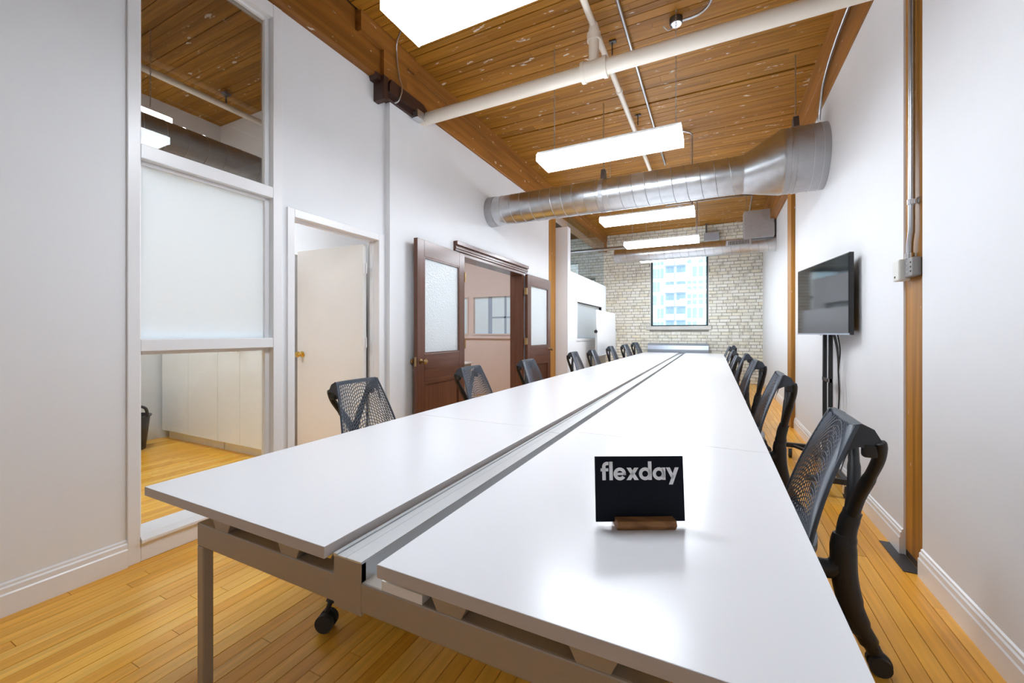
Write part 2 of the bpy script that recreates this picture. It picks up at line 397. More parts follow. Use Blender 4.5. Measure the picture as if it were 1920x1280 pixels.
# dark double doors
fr = thing('trim_2', 'dark stained wooden frame and moulded head of the double doorway', None, (WC, 4.86, 0), kind='structure')
B(WC - .2, WC + .012, OY0 - .02, OY0 + .035, 0, OZ).build('jamb', 'walnut', fr, bevel=.003)
B(WC - .2, WC + .012, OY1 - .035, OY1 + .02, 0, OZ).build('jamb', 'walnut', fr, bevel=.003)
B(WC - .2, WC + .012, OY0 + .035, OY1 - .035, OZ - .035, OZ).build('head_jamb', 'walnut_h', fr)
for (a, b, p) in ((2.14, 2.165, .03), (2.165, 2.19, .038), (2.19, 2.205, .03), (2.205, 2.25, .055)):
    B(WC - .001, WC + p, OY0 - .15, OY1 + .12, a, b).build('head_moulding', 'walnut_h', fr, bevel=.004)
def panel_door(name, label, loc, rz, sgn, wd=.9, h=2.115):
    """leaf runs from the hinge along local +x*sgn; room face is local +y*fs"""
    d = thing(name, label, None, loc, rz, kind='structure')
    X = lambda a: sgn * a
    t = .022; st = .115
    def bx(a, b, z0, z1, y0=-t, y1=t): return B(X(a), X(b), y0, y1, z0, z1)
    bx(0, st, .01, h).build('stile', 'walnut', d, local=True, bevel=.003); bx(wd - st, wd, .01, h).build('stile', 'walnut', d, local=True, bevel=.003)
    for (z0, z1) in ((.01, .22), (.84, 1.0), (h - .16, h)): bx(st, wd - st, z0, z1).build('rail', 'walnut_h', d, local=True, bevel=.002)
    bx(st, wd - st, .72, .84).build('rail', 'walnut_h', d, local=True)
    p = bx(st, wd - st, .22, .72, -.008, .008).build('panel', 'walnut', d, local=True)
    for y in (-.016, .016):
        m = MB()
        for (a, b, z0, z1) in ((st, wd - st, .70, .72), (st, wd - st, .22, .24), (st, st + .02, .24, .70), (wd - st - .02, wd - st, .24, .70)): m.box(X(a), X(b), y - .006, y + .006, z0, z1)
        m.build('panel_moulding', 'walnut_h', p, local=True)
    m = MB().tube([(X(st), 0, .73), (X(wd - st), 0, .73)], .026, 8); m.build('ledge_moulding', 'walnut_h', d, local=True)
    g = bx(st, wd - st, 1.0, h - .16, -.003, .003).build('pane', 'pebble', d, local=True); tag(g, 'pebbled glass light')
    for y in (-.013, .013):
        m = MB()
        for (a, b, z0, z1) in ((st, wd - st, 1.0, 1.014), (st, wd - st, h - .174, h - .16), (st, st + .014, 1.014, h - .174), (wd - st - .014, wd - st, 1.014, h - .174)): m.box(X(a), X(b), y - .006, y + .006, z0, z1)
        m.build('glazing_bead', 'walnut', d, local=True)
    for s2 in (-1, 1):
        k = MB().lathe([(0, 0), (.026, 0), (.026, .006), (.01, .01), (.009, .035), (.022, .042), (.027, .055), (.02, .068), (0, .07)], (0, 0, 0), 1, 16)
        k.xf(Matrix.Translation((X(wd - .055), s2 * t, .93)) @ Matrix.Scale(s2, 4, (0, 1, 0)))
        tag(k.build('door_knob', 'oldbrass', d, local=True, smooth=True), 'aged brass knob')
    MB().box(X(wd - .001), X(wd + .003), -.010, .010, .885, .975).build('lock_plate', 'oldbrass', d, local=True)
    for z in (.3, 1.08, 1.85): MB().tube([(X(-.006), t, z - .055), (X(-.006), t, z + .055)], .009, 8).box(X(-.03), X(.0), -.02, t, z - .05, z + .05).build('hinge', 'oldbrass', d, local=True)
    return d
# leaf folded back towards the camera and leaf folded back towards the far end
panel_door('door_2', 'dark stained glazed door leaf folded back towards the white door', (WC + .045, OY0 - .02, 0), math.radians(-90 + 3.2) , 1, .9)
panel_door('door_3', 'dark stained glazed door leaf folded back towards the wooden post', (WC + .055, OY1 + .02, 0), math.radians(90 - 2.0), 1, .9)
# post, pier, glazed partition
struct(B(WC - .3, WC + .012, 6.83, 7.15, 0, 3.42).build('trim_3', 'post', bevel=.006), 'bare fir post in the left wall beside the folded door leaf', 'post')
XP = -2.404
struct(B(WC - .2, XP, 7.15, 7.31, 0, 3.16).build('wall_pier', 'wall'), 'white pier between the fir post and the glazed partition', 'wall')
pa = MB().box(XP - .1, XP, 7.31, 7.70, 0, 2.365).box(XP - .1, XP, 9.62, 10.09, 0, 2.365).box(XP - .1, XP, 7.70, 9.62, 0, 1.1).box(XP - .1, XP, 7.70, 9.62, 1.82, 2.365)
struct(pa.build('wall_partition', 'wall'), 'white low partition with frosted window behind the whiteboard', 'wall')
w2 = thing('window_2', 'frosted blue interior window in the low white partition', None, (XP, 8.66, 1.1), kind='structure')
for q in ((7.66, 9.66, 1.05, 1.10), (7.66, 9.66, 1.82, 1.87), (7.66, 7.70, 1.1, 1.82), (9.62, 9.66, 1.1, 1.82)): B(XP - .1, XP + .015, *q).build('frame', 'trim', w2, bevel=.003)
B(XP - .06, XP - .05, 7.70, 9.62, 1.1, 1.82).build('pane', 'frost_blue', w2)
w3 = thing('window_3', 'clear glass band above the low white partition', None, (XP, 8.7, 2.365), kind='structure')
B(XP - .06, XP - .05, 7.31, 8.72, 2.365, 3.44).build('pane', 'glass_blue', w3); B(XP - .06, XP - .05, 8.73, 10.09, 2.365, 3.44).build('pane', 'glass_blue', w3)
# baseboards
def skirting(name, label, x, sg, runs):
    b = thing(name, label, None, (x, runs[0][0], 0), kind='structure')
    for (a, c) in runs:
        MB().prism([(x, 0), (x + sg * .018, 0), (x + sg * .018, .09), (x + sg * .013, .096), (x + sg * .013, .118), (x + sg * .007, .124), (x + sg * .007, .134), (x, .14)], 1, a, c).build('board', 'trim', b)
skirting('baseboard_left', 'white moulded skirting along the left wall', WL, 1, [(-3.0, GY0)])
skirting('baseboard_left_stepped', 'white skirting along the stepped left wall', WC, 1, [(2.84, OY0 - .05), (OY1 + .05, 6.83)])
skirting('baseboard_right', 'white moulded skirting along the right wall', WR, -1, [(-3.0, 2.70), (2.925, 6.22)])
skirting('baseboard_right_far', 'white skirting along the far part of the right wall', WR2, -1, [(6.5, YB)])

# ------------------------------------------------------------------ right wall, posts
struct(MB().box(WR, WR + .14, -3.0, 2.70, 0, 3.34).box(WR, WR + .14, 2.925, 6.22, 0, 3.34).build('wall_right', 'wall'), 'white painted wall right of the table', 'wall')
struct(B(WR2, WR2 + .14, 6.5, YB, 0, 3.30).build('wall_right_far', 'wall'), 'white painted far part of the right wall beyond the second post', 'wall')
struct(MB().box(WR + .008, WR + .14, 2.70, 2.925, .035, CZ + .02).build('trim_4', 'post', bevel=.005), 'bare fir post in the right wall carrying conduit and outlet boxes', 'post')
struct(B(WR + .010, WR + .14, 2.70, 2.925, 0, .035).build('trim_5', 'under'), 'dark gap at the foot of the right fir post', 'trim')
struct(B(WR - .045, WR + .16, 6.22, 6.5, 0, 3.34).build('trim_6', 'post', bevel=.005), 'narrow fir post in the right wall beyond the television', 'post')
tag(B(.855, .926, 2.72, 3.06, .0, .004).build('floor_patch', 'slatefloor'), 'dark slate coloured patch on the floor at the foot of the fir post', 'floor patch')
# beams
lb = thing('trim_7', 'heavy fir beam along the top of the left wall', None, (WC, 5, 3.42), kind='structure')
B(WC - .2, WC + .02, 2.95, YB, 3.43, 3.72).build('beam_face', 'beam', lb, bevel=.008)
B(WC - .2, WC + .028, 3.1, YB, 3.72, CZ + .02).build('beam_cap', 'beam', lb, bevel=.008)
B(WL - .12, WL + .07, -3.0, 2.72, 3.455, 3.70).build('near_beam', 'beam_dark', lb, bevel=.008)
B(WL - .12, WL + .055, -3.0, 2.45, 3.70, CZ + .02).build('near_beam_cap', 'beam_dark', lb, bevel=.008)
MB().prism([(2.46, 3.70), (2.46, CZ + .02), (3.12, CZ + .02), (3.2, 3.80), (3.14, 3.72), (3.02, 3.72), (3.02, 3.44), (2.72, 3.44), (2.72, 3.70)], 0, WL - .1, WC + .045).build('bolster', 'beam', lb)
rb = thing('trim_8', 'heavy fir beam along the top of the right wall', None, (WR, 5, 3.33), kind='structure')
B(WR - .012, WR + .2, -3.0, 6.4, 3.34, 3.62).build('beam_face', 'beam', rb, bevel=.008)
B(WR - .02, WR + .2, -3.0, 6.4, 3.62, CZ + .02).build('beam_cap', 'beam', rb, bevel=.008)
B(WR2 - .10, WR2 + .2, 6.4, YB, 3.30, CZ + .02).build('beam_far', 'beam', rb, bevel=.008)
ib = thing('beam_bracket', 'dark cast iron beam bracket above the wall step', 'bracket', (WC + .03, 3.0, 3.27))
B(WL - .05, WC + .06, 2.70, 2.76, 3.26, 3.47).build('end_plate', 'iron', ib, bevel=.006)
MB().prism([(2.76, 3.40), (2.78, 3.46), (3.22, 3.46), (3.30, 3.42), (3.30, 3.37), (3.2, 3.35), (2.76, 3.35)], 0, WC - .05, WC + .075).build('shoe', 'iron', ib)
MB().prism([(2.66, 3.42), (2.70, 3.42), (2.70, 3.47), (2.64, 3.47)], 0, WL - .02, WL + .09).build('lug', 'iron', ib)
B(WC - .05, WC + .03, 2.76, 3.12, 3.31, 3.36).build('web', 'iron', ib)
jb = thing('junction_box', 'small grey junction box on the wall top beside the cream pipe', 'junction box', (WC + .03, 3.16, 3.3))
B(WC + .02, WC + .09, 3.12, 3.22, 3.30, 3.37).build('body', 'conduit', jb, bevel=.004); B(WC + .015, WC + .095, 3.115, 3.225, 3.29, 3.30).build('cover', 'chrome', jb)
tag(T(catmull([(-1.9, 2.55, CZ), (-2.2, 2.62, CZ - .01), (-2.52, 2.80, CZ - .05), (-2.585, 2.86, 3.72), (-2.585, 2.89, 3.55), (-2.56, 2.9, 3.44), (-2.58, 2.88, 3.33), (-2.61, 2.86, 3.30)], 6), .007, 8).build('loose_cable', 'conduit', smooth=True), 'thin grey cable drooping over the beam bracket', 'cable')

# ------------------------------------------------------------------ far brick wall with window
FX0, FX1, FZ0, FZ1 = -1.50, -.118, 1.39, 3.22        # main window
OPEN = [(FX0, FX1, FZ0, FZ1), (-4.35, -2.95, 1.39, 2.75), (-7.2, -4.6, .9, 2.9)]
def wall_with_openings(x0, x1, z0, z1, y0, y1, opens):
    mb = MB(); xs = sorted({x0, x1} | {o for q in opens for o in q[:2]}); zs = sorted({z0, z1} | {o for q in opens for o in q[2:]})
    for i in range(len(xs) - 1):
        for j in range(len(zs) - 1):
            cx, cz = (xs[i] + xs[i + 1]) / 2, (zs[j] + zs[j + 1]) / 2
            if any(q[0] < cx < q[1] and q[2] < cz < q[3] for q in opens): continue
            mb.box(xs[i], xs[i + 1], y0, y1, zs[j], zs[j + 1])
    return mb
wb = struct(wall_with_openings(-7.3, 1.2, 0, CZ + .02, YB, YB + .36, OPEN).build('wall_far', 'mortar'), 'buff brick end wall around the tall window', 'wall')
bl = []
row = 0; z = .005
while z < CZ - .01:
    hz = .0655; x = -4.9 + (.112 if row % 2 else 0) + random.uniform(-.02, .02)
    if row % 6 == 5: lens = (.105,)
    else: lens = (.215,)
    while x < WR2 + .2:
        L = random.choice(lens) * random.uniform(.94, 1.05); a, b = x, min(x + L, 1.16); x += L + .012
        segs = [(a, b)]
        for o in [(q[0] - .0, q[1] + .0, q[2] - (.10 if k == 0 else 0), q[3]) for k, q in enumerate(OPEN)]:
            oo = (o[0] - (.1 if o is None else 0), o[1], o[2], o[3])
            if z + hz > oo[2] and z < oo[3]:
                ns = []
                for (p, q) in segs:
                    if q <= oo[0] or p >= oo[1]: ns.append((p, q)); continue
                    if p < oo[0] - .02: ns.append((p, oo[0]))
                    if q > oo[1] + .02: ns.append((oo[1], q))
                segs = ns
        for (p, q) in segs: bl.append((p, q, YB - random.uniform(.008, .018), YB + .02, z + random.uniform(-.002, .002), z + hz + random.uniform(-.003, .002)))
    z += .0775; row += 1
def bscore(q):
    cx, cz = (q[0] + q[1]) / 2, (q[4] + q[5]) / 2
    vis = -2.45 < cx < 1.0 and cz > .80 and not (-1.55 < cx < -.1 and cz < .95) and not (2.65 < cz < 3.05)
    return (0 if vis else 50) + (Vector((cx, YB, cz)) - CAMP).length - 6 * (q[1] - q[0])
bl.sort(key=bscore)
for q in bl[:300]: piece('brick', 'brick', wb, *q)
mb = MB()
for q in bl[300:]: mb.box(*q)
tag(mb.build('brickwork', 'brick', wb), kind='stuff')
w4 = thing('window_4', 'tall dark framed window in the brick end wall', None, ((FX0 + FX1) / 2, YB + .12, FZ0), kind='structure')
def framed(win, x0, x1, z0, z1, y, t=.045, mull=(), fm='winframe'):
    for q in ((x0, x0 + t, z0, z1), (x1 - t, x1, z0, z1), (x0 + t, x1 - t, z0, z0 + t * .6), (x0 + t, x1 - t, z1 - t, z1)): B(q[0], q[1], y, y + .06, q[2], q[3]).build('frame', fm, win, bevel=.004)
    for (a, b, c, d) in mull: B(a, b, y + .005, y + .055, c, d).build('glazing_bar', fm, win)
    B(x0 + t, x1 - t, y + .028, y + .034, z0 + t * .6, z1 - t).build('pane', 'glass', win)
framed(w4, FX0 + .012, FX1 - .012, FZ0, FZ1, YB + .06)
B(FX0 - .10, FX1 + .06, YB - .05, YB + .14, 1.295, 1.388).build('sill', 'stone', w4, bevel=.006)
B(FX0, FX0 + .012, YB - .012, YB + .34, FZ0, FZ1).build('reveal', 'trim', w4); B(FX1 - .012, FX1, YB - .012, YB + .34, FZ0, FZ1).build('reveal', 'trim', w4)
w5 = thing('window_5', 'dark framed outside window behind the glazed partition', None, (-3.65, YB + .12, 1.39), kind='structure')
framed(w5, -4.35, -2.95, 1.39, 2.75, YB + .1, .06, [(-3.68, -3.62, 1.39, 2.75), (-4.35, -2.95, 2.05, 2.11)])
w6 = thing('window_6', 'grey framed outside window seen through the double doorway', None, (-5.8, YB + .12, 1.1), kind='structure')
framed(w6, -7.2, -4.6, .9, 2.9, YB + .1, .06, [(-5.85, -5.79, .9, 2.9), (-7.2, -4.6, 1.55, 1.61)], fm='convector')
cv = thing('convector', 'grey metal convector cover below the brick wall window', 'radiator', (-.82, 11.03, 0))
MB().prism([(10.93, .12), (10.93, .80), (10.95, .90), (11.0, .945), (11.06, .955), (11.155, .955), (11.155, .12)], 0, -1.53, -.118).build('cover', 'convector', cv)
for xx in (-1.5, -.19): B(xx, xx + .04, 10.98, 11.1, 0, .12).build('foot', 'convector', cv)
for k in range(3): B(-1.45, -.2, 10.9295, 10.932, .2 + k * .05, .215 + k * .05).build('grille_slot', 'under', cv)

# ------------------------------------------------------------------ walls that close the space
struct(B(-7.4, 1.2, -2.1, -2.0, 0, CZ + .02).build('wall_back', 'wall'), 'white wall behind the camera', 'wall')
struct(B(-7.4, -7.3, -3.1, YB + .3, 0, CZ + .02).build('wall_outer', 'wall_room'), 'outer wall of the side rooms', 'wall')
struct(B(-5.83, -5.71, -3.0, 3.05, 0, CZ + .02).build('wall_storage_side', 'wall_room'), 'grey side wall of the storage room behind the glazed screen', 'wall')
struct(B(-7.3, WL - .12, 3.05, 3.17, 0, CZ + .02).build('wall_storage_end', 'wall_room'), 'grey end wall of the storage room behind the white cabinets', 'wall')
RX = -6.4
struct(wall_with_openings(-7.3, WC - .18, 0, CZ + .02, 7.02, 7.12, [(-4.36, -3.05, 1.17, 1.95), (-5.6, -4.46, 1.17, 1.95)]).build('wall_office_end', 'wall_warm_lit'), 'office wall with warm light in its colour, seen through the double doorway', 'wall')
w7 = thing('window_7', 'pair of interior windows in the office wall', None, (-4.3, 7.02, 1.17), kind='structure')
for (a, b) in ((-4.36, -3.05), (-5.6, -4.46)):
    for q in ((a, b, 1.17, 1.195), (a, b, 1.925, 1.95), (a, a + .025, 1.195, 1.925), (b - .025, b, 1.195, 1.925)): B(q[0], q[1], 7.0, 7.12, q[2], q[3]).build('frame', 'wall_warm_lit', w7)
    B(a + .025, b - .025, 7.065, 7.072, 1.195, 1.925).build('pane', 'frost_blue', w7)
for q in ((-3.66, -3.62, 1.195, 1.925), (-4.02, -3.94, 1.195, 1.925), (-3.94, -3.075, 1.50, 1.53)): B(q[0], q[1], 7.05, 7.064, q[2], q[3]).build('glazing_bar', 'barblue', w7)
B(-5.62, -3.03, 6.97, 7.02, 1.10, 1.145).build('sill', 'wall_warm_lit', w7, bevel=.004)
struct(B(-6.0, -5.9, 3.17, 7.02, 0, CZ + .02).build('wall_office_side', 'wall_warm_lit'), 'side wall of the office with warm light in its colour', 'wall')

# ------------------------------------------------------------------ pendant lights
def pendant(label, cx, y0, y1, z, lx=1.23, hang=True, chain=True, group='pendant fluorescent lights'):
    cy = (y0 + y1) / 2; x0, x1 = cx - lx / 2, cx + lx / 2; hw = (y1 - y0) / 2
    t = thing('pendant_light', label, 'light', (cx, cy, z), group=group)
    B(x0, x1, y0 + .012, y1 - .012, z + .062, z + .085).build('housing', 'lampbody', t, bevel=.004)
    MB().prism([(y0 + .004, z), (y1 - .004, z), (y1, z + .012), (y1 - .01, z + .06), (y0 + .01, z + .06), (y0, z + .012)], 0, x0 + .008, x1 - .008).build('diffuser', 'lamp', t)
    for a in (x0, x1 - .008): MB().prism([(y0, z), (y1, z), (y1, z + .06), (y0, z + .06)], 0, a, a + .008).build('end_cap', 'lamp' , t)
    for hx in (x0 + .12, x1 - .05):
        pts = []; n = 60
        m = MB()
        zz = z + .085; k = 0
        while zz < CZ - .01:
            if chain:
                h = min(.034, CZ - zz)
                e = [(.006 * math.cos(q), .016 * math.sin(q)) for q in [2 * PI * i / 8 for i in range(8)]]
                m.tube([((hx + p) if k % 2 else hx, cy + (0 if k % 2 else p), zz + h / 2 + s) for p, s in e] + [((hx + e[0][0]) if k % 2 else hx, cy + (0 if k % 2 else e[0][0]), zz + h / 2 + e[0][1])], .0022, 4)
                zz += .026; k += 1
            else:
                m.tube([(hx, cy, zz), (hx, cy, CZ)], .005, 6); break
        m.build('hanger', 'conduit', t)
    return t
PZ, PX = 2.78, -.846
pendant('bright rectangular pendant light cropped by the top of the photo', PX, 1.50, 1.79, PZ)
pendant('bright rectangular pendant light hanging in front of the wide silver duct', PX, 3.45, 3.755, PZ)
pendant('bright pendant light just beyond the wide silver duct', PX, 5.74, 6.06, PZ)
pendant('bright pendant light in front of the far thin duct', PX, 7.49, 7.83, PZ)
pendant('pendant light partly hidden behind the far thin duct', PX, 9.2, 9.5, PZ)
pendant('small bright light inside the storage room behind the glazed screen', -5.0, 1.66, 1.94, 3.08, group='side room lights')
pendant('unseen lamp added to brighten the room behind the glazed partition', -3.9, 8.9, 9.2, 3.1, group='side room lights')  # added to brighten the view through the partition glass
pendant('unseen lamp added to brighten the storage room, hidden by the left wall', -3.6, .25, .55, 3.08, group='side room lights')  # added out of view to light the frosted pane and cabinets
pendant('unseen lamp added to light the office', -4.2, 4.7, 5.0, 2.95, group='side room lights')  # added out of sight above the door head to light the office

# ------------------------------------------------------------------ ducts
du = thing('spiral_duct', 'wide silver spiral duct crossing the room below the ceiling', 'duct', (-.87, 4.7, 2.80))
DYc, DZc, r1, r2 = 4.72, 2.80, .185, .30
def helix(x0, x1, r, cy, cz, pitch, tr=.004):
    n = int((x1 - x0) / pitch * 20)
    return T([(x0 + (x1 - x0) * i / n, cy + (r + .001) * math.cos(2 * PI * i / 20), cz + (r + .001) * math.sin(2 * PI * i / 20)) for i in range(n + 1)], tr, 4)
MB().lathe([(r1, WC), (r1, .27)], (0, DYc, DZc), 0, 40).build('pipe', 'galv', du, smooth=True)
helix(WC + .02, .25, r1, DYc, DZc, .135).build('seam', 'galv_dull', du)
MB().lathe([(r1 + .006, WC), (r1 + .006, WC + .10)], (0, DYc, DZc), 0, 40).build('end_collar', 'galv_dull', du, smooth=True)
rz_ = .06
red = MB(); n = 40; vs = []
for (xx, rr, cz) in ((.255, r1 + .004, DZc), (.27, r1 + .004, DZc), (.57, r2 + .003, DZc + rz_), (.59, r2 + .003, DZc + rz_)):
    vs += [(xx, DYc + rr * math.cos(2 * PI * j / n), cz + rr * math.sin(2 * PI * j / n)) for j in range(n)]
red.add(vs, [(i * n + j, i * n + (j + 1) % n, (i + 1) * n + (j + 1) % n, (i + 1) * n + j) for i in range(3) for j in range(n)])
red.build('reducer', 'galv', du, smooth=True)
MB().lathe([(r2, .585), (r2, WR)], (0, DYc, DZc + rz_), 0, 40).build('large_pipe', 'galv_dull', du, smooth=True)
m = MB()
for xx in (.64, .71, .80, .87): m.tube([(xx + .0, DYc + (r2 + .001) * math.cos(q), DZc + rz_ + (r2 + .001) * math.sin(q)) for q in [2 * PI * i / 40 for i in range(41)]], .005, 4)
m.build('seam', 'conduit', du)
def strap(par, xx, r, cz, wd=.045):
    m = MB(); n = 32
    vs = []
    for i in range(n + 1):
        q = 2 * PI * i / n
        for (a, rr) in ((-wd / 2, r + .002), (wd / 2, r + .002), (wd / 2, r + .006), (-wd / 2, r + .006)): vs.append((xx + a, DYc + rr * math.cos(q), cz + rr * math.sin(q)))
    m.add(vs, [(i * 4 + j, i * 4 + (j + 1) % 4, (i + 1) * 4 + (j + 1) % 4, (i + 1) * 4 + j) for i in range(n) for j in range(4)])
    m.build('hanger_band', 'galv_dull', par); m = MB()
    m.prism([(DYc - .07, cz + r - .012), (DYc + .07, cz + r - .012), (DYc + .035, cz + r + .11), (DYc - .035, cz + r + .11)], 0, xx - wd / 2, xx + wd / 2)
    m.build('hanger_strap', 'darkmetal', par)
    T([(xx, DYc, cz + r + .1), (xx, DYc, CZ)], .006, 8).build('hanger_rod', 'conduit', par)
strap(du, -1.15, r1, DZc); strap(du, .70, r2, DZc + rz_)
fd = thing('spiral_duct', 'thin silver spiral duct across the far window with slotted vent', 'duct', (-.45, 8.95, 2.87))
r3, fy, fz = .145, 8.95, 2.87
MB().lathe([(r3, -1.93), (r3, WR2 - .0)], (0, fy, fz), 0, 32).build('pipe', 'galv', fd, smooth=True)
helix(-1.9, WR2 - .02, r3, fy, fz, .15).build('seam', 'galv_dull', fd)
MB().box(.20, .62, fy - r3 - .012, fy - r3 + .05, fz - .005, fz + .10).build('vent_frame', 'galv_dull', fd, bevel=.004)
for k in range(14): B(.245 + k * .025, .257 + k * .025, fy - r3 - .016, fy - r3 - .011, fz + .012, fz + .085).build('vent_slot', 'under', fd)
B(.50, .98, fy - .16, fy + .16, fz + .1, fz + .62).build('riser_box', 'galv_dull', fd, bevel=.006)
cbx = thing('control_box', 'grey metal control box high on the brick wall above the far duct', 'control box', (-.05, 11.05, 3.44))
B(-.22, .11, 10.95, YB - .02, 3.44, 3.64).build('body', 'convector', cbx, bevel=.004); B(-.19, -.15, 10.97, 11.01, 3.64, CZ).build('riser', 'darkmetal', cbx)
for xx in (-1.0, .55): T([(xx, fy, fz + r3), (xx, fy, CZ)], .004, 6).build('hanger_rod', 'conduit', fd)

# ------------------------------------------------------------------ pipes and conduits
sp = thing('sprinkler_pipe', 'fat cream sprinkler main crossing below the ceiling boards', 'pipe', (-.87, 3.3, 3.36))
T([(WC - .02, 3.3, 3.36), (WR + .02, 3.3, 3.36)], .058, 24).build('main_pipe', 'pipe', sp, smooth=True)
T([(-.975, 3.3, 3.36), (-.80, 3.3, 3.36)], .075, 24).build('tee', 'pipe', sp, smooth=True)
for xx in (-.985, -.805): T([(xx, 3.3, 3.36), (xx + .03, 3.3, 3.36)], .083, 24).build('coupling', 'pipe', sp, smooth=True)
T([(-.885, 3.3, 3.36), (-.885, 3.3, 3.70)], .042, 18).build('riser', 'pipe', sp, smooth=True)
T([(-.885, 3.3, 3.60), (-.885, 3.3, 3.66)], .056, 18).build('riser_collar', 'pipe', sp, smooth=True)
sb = thing('branch_pipe', 'thin cream sprinkler branch running lengthwise under the ceiling', 'pipe', (-.885, 6, 3.72))
T([(-.885, 1.6, 3.72), (-.885, 7.4, 3.72)], .026, 14).build('pipe', 'pipe', sb, smooth=True)
for yy in (3.3, 4.3, 5.6): T([(-.885, yy - .02, 3.72), (-.885, yy + .02, 3.72)], .034, 14).build('joint', 'pipe', sb, smooth=True)
for yy in (3.75, 5.15): 
    MB().tube([(-.835, yy, 3.74), (-.835, yy, CZ)], .006, 6).box(-.86, -.80, yy - .02, yy + .02, CZ - .012, CZ).build('hanger', 'darkmetal', sb)
cg = tag(T([(-.69, 1.6, CZ - .022), (-.69, 6.8, CZ - .022)], .014, 10).build('conduit', 'conduit', smooth=True), 'straight grey conduit running lengthwise under the ceiling', 'conduit')
ob = thing('ceiling_box', 'round metal ceiling box above the cream sprinkler main', 'junction box', (-.30, 3.86, CZ))
MB().lathe([(.0, CZ - .045), (.05, CZ - .045), (.052, CZ - .04), (.052, CZ)], (-.29, 3.72, 0), 2, 20).build('body', 'darkmetal', ob, smooth=True)
MB().lathe([(.0, CZ - .05), (.045, CZ - .05), (.045, CZ - .045)], (-.29, 3.72, 0), 2, 20).build('cover', 'chrome', ob, smooth=True)
T(catmull([(-.25, 3.72, CZ - .03), (-.12, 3.71, CZ - .03), (-.03, 3.62, CZ - .03), (-.01, 3.45, CZ - .03), (-.01, 3.2, CZ - .03), (-.01, 2.4, CZ - .03)], 6), .011, 10).build('feed_conduit', 'conduit', ob, smooth=True)
T(catmull([(-.31, 3.75, CZ - .03), (-.34, 3.73, CZ - .07), (-.36, 3.69, CZ - .09), (-.38, 3.62, CZ - .1)], 6), .006, 8).build('white_lead', 'white_cable', ob, smooth=True)
rc = thing('conduit', 'bent steel conduit running along the right hand beam', 'conduit', (.86, 4, 3.6))
T(catmull([(WR - .035, 2.2, 3.60), (WR - .035, 3.6, 3.60), (WR - .035, 4.2, 3.56), (WR - .035, 4.55, 3.45), (WR - .035, 4.68, 3.3), (WR - .035, 4.72, 3.2)], 6), .012, 10).build('tube', 'conduit', rc, smooth=True)
fc = thing('conduit', 'thin conduit under the far ceiling bending back to the grey riser box', 'conduit', (.3, 9.5, 3.8))
T([(-.9, 9.0, CZ - .02), (.60, 9.0, CZ - .02), (.655, 9.05, CZ - .02), (.69, 10.5, CZ - .02), (.69, 10.58, CZ - .05), (.69, 10.58, 3.3)], .012, 8).build('tube', 'conduit', fc, smooth=True)
tag(T([(-.42, 5.74, CZ - .012), (-.29, 5.88, CZ - .012), (-.262, 5.91, CZ - .03), (-.26, 5.92, CZ - .08), (-.26, 5.92, 2.866)], .009, 8).build('light_feed', 'conduit', smooth=True), 'slim feed conduit dropping to the pendant light beyond the wide duct', 'conduit')
tag(T([(-.26, 7.66, CZ - .01), (-.26, 7.66, 2.866)], .008, 8).build('light_feed', 'conduit', smooth=True), 'slim feed conduit dropping to the pendant light before the far duct', 'conduit')
tag(T([(-4.5, 10.45, 3.36), (-1.2, 10.45, 3.36)], .04, 12).build('back_pipe', 'conduit', smooth=True), 'pale pipe crossing behind the glazed partition near the brick wall', 'pipe')
sd = thing('ceiling_sensor', 'small white ceiling sensor above the far pendant lights', 'sensor', (-.641, 9.228, CZ))
MB().lathe([(0, CZ - .06), (.05, CZ - .055), (.06, CZ - .03), (.06, CZ)], (-.641, 9.228, 0), 2, 20).build('body', 'lampbody', sd, smooth=True)
B(-.68, -.60, 9.19, 9.27, CZ - .01, CZ).build('base', 'darkmetal', sd)
# right post: conduit and boxes
pc = thing('conduit', 'vertical steel conduit strapped to the right fir post', 'conduit', (.90, 2.82, 1.6))
T(catmull([(.905, 2.778, CZ), (.905, 2.778, 2.6), (.905, 2.778, 1.80), (.905, 2.782, 1.72), (.905, 2.798, 1.66), (.905, 2.80, 1.60)], 6), .0135, 12).build('tube', 'conduit', pc, smooth=True)
MB().tube([(.905, 2.778, 1.86), (.905, 2.778, 1.885)], .017, 12).box(.92, .929, 2.735, 2.765, 1.858, 1.887).build('clamp', 'chrome', pc)
T([(.905, 2.80, 1.585), (.905, 2.80, 1.615)], .019, 12).build('connector', 'chrome', pc, smooth=True)
gb = thing('outlet_box', 'grey multi socket outlet box on the right fir post', 'outlet box', (.90, 2.82, 1.49))
B(.889, .9275, 2.722, 2.82, 1.49, 1.585).build('body', 'boxgrey', gb, bevel=.006)
for zz in (1.515, 1.537, 1.56): B(.8875, .890, 2.735, 2.745, zz - .004, zz + .004).build('slot', 'under', gb); B(.8875, .890, 2.77, 2.79, zz - .006, zz + .006).build('socket_face', 'chrome', gb)
wbx = thing('outlet_box', 'cream plastic box beside the grey outlet box', 'outlet box', (.86, 2.93, 1.48))
B(.868, .9195, 2.8225, 2.905, 1.478, 1.59).build('body', 'boxcream', wbx, bevel=.008)
T([(.8665, 2.87, 1.50), (.869, 2.87, 1.50)], .006, 10).build('knockout', 'under', wbx)

